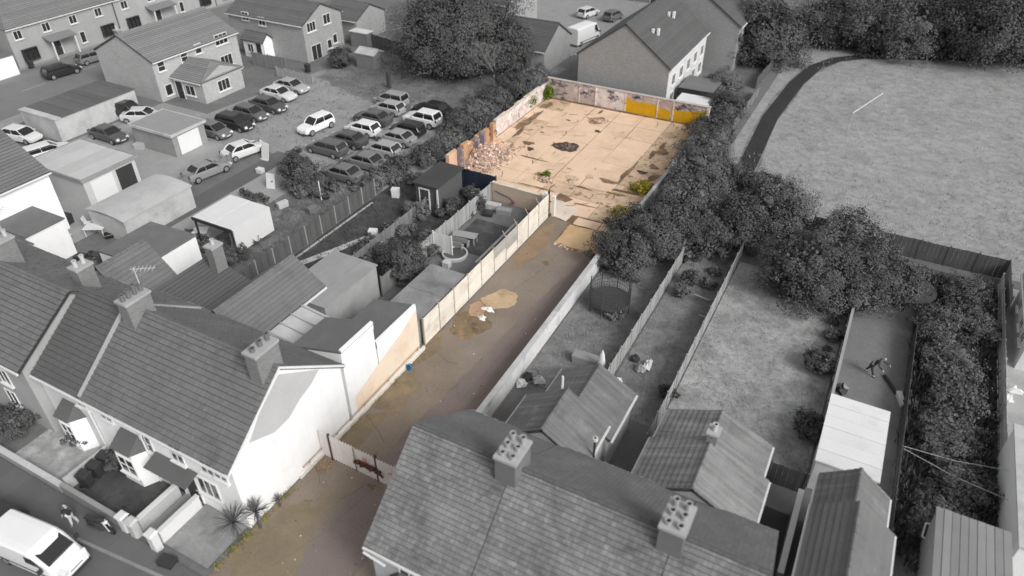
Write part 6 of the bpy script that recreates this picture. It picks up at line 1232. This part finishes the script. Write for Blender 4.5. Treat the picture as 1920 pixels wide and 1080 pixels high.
pole('washing_pole', 'tall grey pole in the garden beside the lane', 'pole', *P(440, 470)[:2], 2.2, .09, mConcreteG)
solo('post', B().box(-52.85,-52.45,67.3,67.7,0,2.0), mMetalD, 'dark square post behind the packed cars', 'post')
t = thing('garden_swing', 'white board leaning by the round bush', 'board', (*P(500, 298, 0)[:2], 0)); x, y, _ = P(500, 298, 0); obj('board', B().obox((x,y,.8),(.45,0,0),(0,.03,.0),(0,.2,.8)), mPlasticL, t); obj('foot', B().box(x-.45,x+.45,y-.4,y-.3,0,.1), mPlasticL, t)
t = thing('door_panel', 'white door panel leaning against the garden fence', 'board', (*P(510, 352, 0)[:2], 0)); x, y, _ = P(510, 352, 0); obj('panel', B().obox((x,y,.7),(.4,.1,0),(0,.04,0),(0,.15,.7)), mPlasticL, t); obj('handle', B().box(x+.2,x+.28,y-.1,y+.0,.7,.78), mMetalD, t)
PG = 'potted plants near the white canopy'
for i, (px, py) in enumerate([(463,367),(471,371),(481,373),(490,372),(455,363),(326,462),(334,468),(313,478),(331,482),(352,441),(362,440),(357,458),(369,466),(364,478),(352,483),(345,470),(478,380),(500,378),(372,448),(386,452)]):
    x, y, _ = P(px, py, .3); q = ['dark round potted plant on the pale strip', 'potted plant in the front cluster by the canopy posts'][i >= 5]
    pot_plant(q, x, y, .85, .32, 900+i, mLeafD, PG + (' far side' if i < 5 else ' near side'))
crate('white box on the pale strip left of the canopy', *P(377, 434, .5)[:2], 30, 1.2, .9, .7, mPlasticL); crate('grey bench box in the pot cluster', *P(344, 460, .4)[:2], 80, 1.8, .5, .7, mConcreteD)
table('white garden table with clutter below the white house', *P(178, 425, .7)[:2], 30, 1.7, 1.1, mPlasticL); chair('white garden chair left of the cluttered white table', *P(165, 418, .4)[:2], 30); chair('white garden chair behind the cluttered white table', *P(190, 415, .4)[:2], 210)
crate('dark storage box by the corner of the white house', *P(122, 410, .4)[:2], 10, 1.2, .6, .9, mPlasticD); table('low pale table on the patio by the white extensions', *P(120, 450, .4)[:2], 40, 1.2, .7, mPlasticL)
crate('dark bin box by the lane corner', *P(155, 490, .4)[:2], 20, .8, .7, 1.0, mPlasticD); crate('white bag beside the dark bin box', *P(148, 497, .2)[:2], 50, .6, .5, .5, mPlasticL, 'bag', 'bag')
# front bins
def motorbike(label, x, y, deg):
    t = thing('motorbike', label, 'motorbike', (x, y, .08), R(deg))
    for sx in (-.62, .66):
        ty = B().lathe((0,0,-.06), [(.22,0),(.3,.03),(.3,.09),(.22,.12)], 18); ty.v = [(a+sx, c, b_+.3) for a, b_, c in ty.v]; wv = obj('wheel', ty, mTyre, t, local=True)
        rm = B().lathe((0,0,-.065), [(.2,0),(.21,.02),(.21,.11),(.2,.13)], 14); rm.v = [(a+sx, c, b_+.3) for a, b_, c in rm.v]; obj('rim', rm, mMetalD, wv, local=True)
    obj('engine_body', B().loft([[(-.5,-.12,.42),(-.5,.12,.42),(-.5,.1,.66),(-.5,-.1,.66)],[(-.1,-.19,.22),(-.1,.19,.22),(-.1,.15,.72),(-.1,-.15,.72)],[(.35,-.17,.28),(.35,.17,.28),(.35,.1,.8),(.35,-.1,.8)]]), mMetalD, t, local=True)
    obj('fuel_tank', B().loft([[(-.05,-.1,.722),(-.05,.1,.722),(-.05,.08,.86),(-.05,-.08,.86)],[(.2,-.16,.74),(.2,.16,.74),(.2,.12,.97),(.2,-.12,.97)],[(.42,-.1,.78),(.42,.1,.78),(.42,.08,.93),(.42,-.08,.93)]]), paint(60), t, local=True)
    obj('seat', B().loft([[(-.8,-.1,.72),(-.8,.1,.72),(-.8,.08,.84),(-.8,-.08,.84)],[(-.4,-.15,.68),(-.4,.15,.68),(-.4,.12,.8),(-.4,-.12,.8)],[(-.06,-.12,.724),(-.06,.12,.724),(-.06,.1,.84),(-.06,-.1,.84)]]), mPlasticD, t, local=True)
    for s in (-1, 1): obj('fork', B().tube((.66,s*.09,.3),(.44,s*.09,.98),.025), mMetalP, t, local=True)
    obj('handlebar', B().path([(.3,-.36,1.04),(.43,-.2,1.0),(.43,.2,1.0),(.3,.36,1.04)], .018), mMetalD, t, local=True); obj('headlight', B().lathe((.56,0,.82), [(.05,0),(.1,.05),(.1,.14),(.04,.18)], 12), mLamp, t, local=True)
    obj('exhaust', B().tube((.1,-.17,.25),(-.7,-.2,.36),.045,.055), mMetalD, t, local=True); obj('mudguard', B().slab([(-.95,-.08,.66),(-.95,.08,.66),(-.5,.08,.7),(-.5,-.08,.7)], .02), mMetalD, t, local=True)
    return t
for lab, x, y in (('dark wheelie bin nearest the divider wall', -32.5, 12.9), ('dark wheelie bin in the middle of the front lawn bins', -32.4, 12.2), ('grey wheelie bin at the street end of the front lawn bins', -32.3, 11.5)): bin_(lab, x, y, 15, None, 'bins in the front garden')
motorbike('dark motorbike parked on the pavement by the white pier', -29.1, 9.95, 8); crate('dark low box at the kerb near the right pier', -24.6, 10.2, 10, .8, .6, .4, mPlasticD); bin_('dark bin by the bay windows across the back road', -97.2, 51.6, 0)
bin_('dark bin by the fence of the brick gable house', *P(577, 128, .5)[:2], 0)
# odds and ends in the gardens left of the alley
kq = random.Random(31)
for k, (lab, px, py, tn) in enumerate([('small white box by the pool ring', 838, 497, 200), ('grey tub behind the pale lattice screen', 822, 455, 120), ('dark crate in the pool garden corner by the planters', 915, 400, 50), ('pale step stone box beside the tan wall planter', 905, 378, 150), ('grey crate at the foot of the dark shed', 812, 372, 110), ('pale box on the dark lawn near the timber fence', 690, 470, 180), ('white stool shaped box in the middle dark garden', 712, 455, 215), ('grey chest in the middle dark garden under the shrubs', 748, 415, 100), ('pale box in the scrubby garden by the white canopy', 530, 385, 190), ('grey box in the scrubby garden beside the washing pole', 585, 395, 120), ('dark box in the scrubby garden below the round bush', 610, 368, 45), ('white box at the lane end by the leaning board', 488, 320, 220), ('grey compost box at the end of the dark boarded fence', 690, 350, 90), ('pale storage box against the rounded garage', 255, 455, 170), ('dark storage box in the patio of the white house', 205, 440, 40), ('pale box by the garages of the yard', 262, 275, 180)]):
    crate(lab, *P(px, py, .2)[:2], kq.uniform(0, 90), kq.uniform(.5, 1.0), kq.uniform(.4, .8), kq.uniform(.3, .7), paint(tn), 'box', 'box')
# trampolines
def trampoline(label, x, y, r, net=True):
    t = thing('trampoline', label, 'trampoline', (x, y, 0)); obj('mat', B().lathe((x,y,.8), [(r*.86,0),(r*.86,.03)], 26), mPlasticD, t); obj('pad_ring', B().lathe((x,y,.76), [(r*.862,0),(r,.0),(r,.08),(r*.862,.08)], 26), mMetalD, t)
    for i in range(8):
        a = 6.283*i/8; c, s = math.cos(a), math.sin(a); obj('leg', B().tube((x+c*r,y+s*r,0),(x+c*r,y+s*r,2.3 if net else .78),.035), mMetalD, t)
    if net:
        b = B(); n = 48
        for i in range(n): a = 6.283*i/n; b.tube((x+math.cos(a)*r*.97,y+math.sin(a)*r*.97,.85),(x+math.cos(a)*r*.97,y+math.sin(a)*r*.97,2.2),.01,None,4,False)
        for z in (1.0,1.3,1.6,1.9,2.2): b.path([(x+math.cos(6.283*i/32)*r*.97,y+math.sin(6.283*i/32)*r*.97,z) for i in range(33)], .012, 4)
        obj('net', b, mPlasticD, t)
x, y, _ = P(1143, 560, .8); trampoline('dark netted trampoline in the garden by the alley wall', x, y, 1.5); x, y, _ = P(1700, 548, .4); trampoline('low dark trampoline under the thicket by the mown lawn', x, y, 1.9, False)
# clutter right of the alley
crate('grey storage chest behind the slated wing', *P(1098, 673, .4)[:2], 3, 1.7, .7, .7, mConcreteD); t = thing('parasol', 'folded white parasol beside the grey storage chest', 'parasol', (*P(1127, 685, .6)[:2], 0)); x, y, _ = P(1127, 690, .6); obj('canopy', B().lathe((x,y,.6), [(.12,0),(.26,.4),(.16,1.1),(.03,1.5)], 10), mPlasticL, t); obj('pole', B().tube((x,y,0),(x,y,.62),.03), mMetalP, t); obj('base', B().lathe((x,y,0), [(.28,0),(.28,.08)], 14), mConcreteD, t)
for i, (lab, px, py, m) in enumerate([('white bag heaped by the alley wall', 978, 717, mPlasticL), ('black bag heaped by the alley wall', 990, 705, mPlasticD), ('pale tyre shaped ring beside the bags', 1010, 712, mConcreteG), ('white folded chair in the trampoline garden neighbour plot', 1216, 683, mPlasticL), ('dark bag heap below the pale fence', 1190, 672, mPlasticD), ('grey bag beside the dark bag heap', 1200, 690, mConcreteD), ('round dark planter tub on the wide lawn', 1263, 738, mPlasticD), ('pale satellite dish leaning on the slated wing', 1157, 715, mPlasticL), ('white bags near the far pale fence', 1292, 475, mPlasticL), ('dark bag near the far pale fence', 1285, 485, mPlasticD), ('pale rubble sacks on the tan garden by the white shed', 1580, 725, mConcreteD), ('dark tarpaulin heap by the thin wire fence', 1578, 728, mPlasticD), ('white sack on the right hand yard', 1900, 730, mPlasticL), ('white tub behind the concrete edged fence', 1888, 745, mPlasticL)]):
    sack('bag', lab, 'bag', *P(px, py, .2)[:2], .38, .5, m, 40+i)
for i, (a, b) in enumerate([((1330, 598), (1310, 590)), ((1302, 552), (1330, 563))]):
    p, q_ = P(*a, .5), P(*b, .5); solo('timber_rail', B().path([p, q_], .06), mWoodP, ['near timber rail across the narrow garden', 'far timber rail across the narrow garden'][i], 'rail')
gf = thing('skylight_frame', 'white square window frame leaning by the ribbed metal roof', 'window frame', (*P(1748, 1008, 1.2)[:2], 0)); x, y, _ = P(1748, 1008, 1.2)
for a in (((-.4,0,.0),(.4,0,0)), ((-.4,.5,.5),(.4,.5,.5)), ((-.4,0,0),(-.4,.5,.5)), ((.4,0,0),(.4,.5,.5))): obj('rail', B().path([(x+a[0][0],y+a[0][1],1.0+a[0][2]),(x+a[1][0],y+a[1][1],1.0+a[1][2])], .045, 5), mPlasticL, gf)
obj('pane', B().slab([(x-.36,y+.03,1.02),(x+.36,y+.03,1.02),(x+.36,y+.48,1.47),(x-.36,y+.48,1.47)], .015), mGlass, gf); obj('stand', B().tube((x+.2,y+.1,0),(x+.2,y+.1,1.05),.05), mPlasticL, gf)
for i, (lab, a, b) in enumerate([('thin washing line over the brambles, farther', (6.5, 33.8), (11.6, 34.6)), ('thin washing line over the brambles, nearer', (6.5, 33.6), (11.6, 32.4))]): solo('washing_line', B().path([(*a, 1.5), ((a[0]+b[0])/2, (a[1]+b[1])/2, 1.3), (*b, 1.5)], .015, 4), mConcreteG, lab, 'washing line')
gl = thing('goal_frame', 'white goal frame standing on the park grass', 'goal', (-1.0, 83.5, 0)); a, b = Vector((-2.1, 79.8, 2.2)), Vector((.1, 87.2, 2.2))
obj('crossbar', B().tube(a, b, .055), mMetalP, gl); [obj('goal_post', B().tube((p.x, p.y, 0), p, .035), mConcreteG, gl) for p in (a, b)]
obj('back_stay', B().path([a, (a.x+1.4, a.y-.4, 0)], .015), mConcreteG, gl); obj('back_stay', B().path([b, (b.x+1.4, b.y-.4, 0)], .015), mConcreteG, gl)
shed('pale roofed garden shed below the drooping tree', *[-60.6, -57.8, 71.5, 73.6], 1.8, 2.2, mWood, mConcreteG, 'x', seed=5)
x, y, _ = P(640, 45, 1.0); t = flat_building('garden_shed', 'white fronted lean-to beside the brick gable house', 'shed', -66.6, -63.8, 78.0, 79.4, 2.0, mWood, mPlasticL)
fence('dark fence with pale rails behind the pale roofed shed', -66, 79.5, -55, 77, 1.8, 6, mat=mWoodD, top=mWoodP)
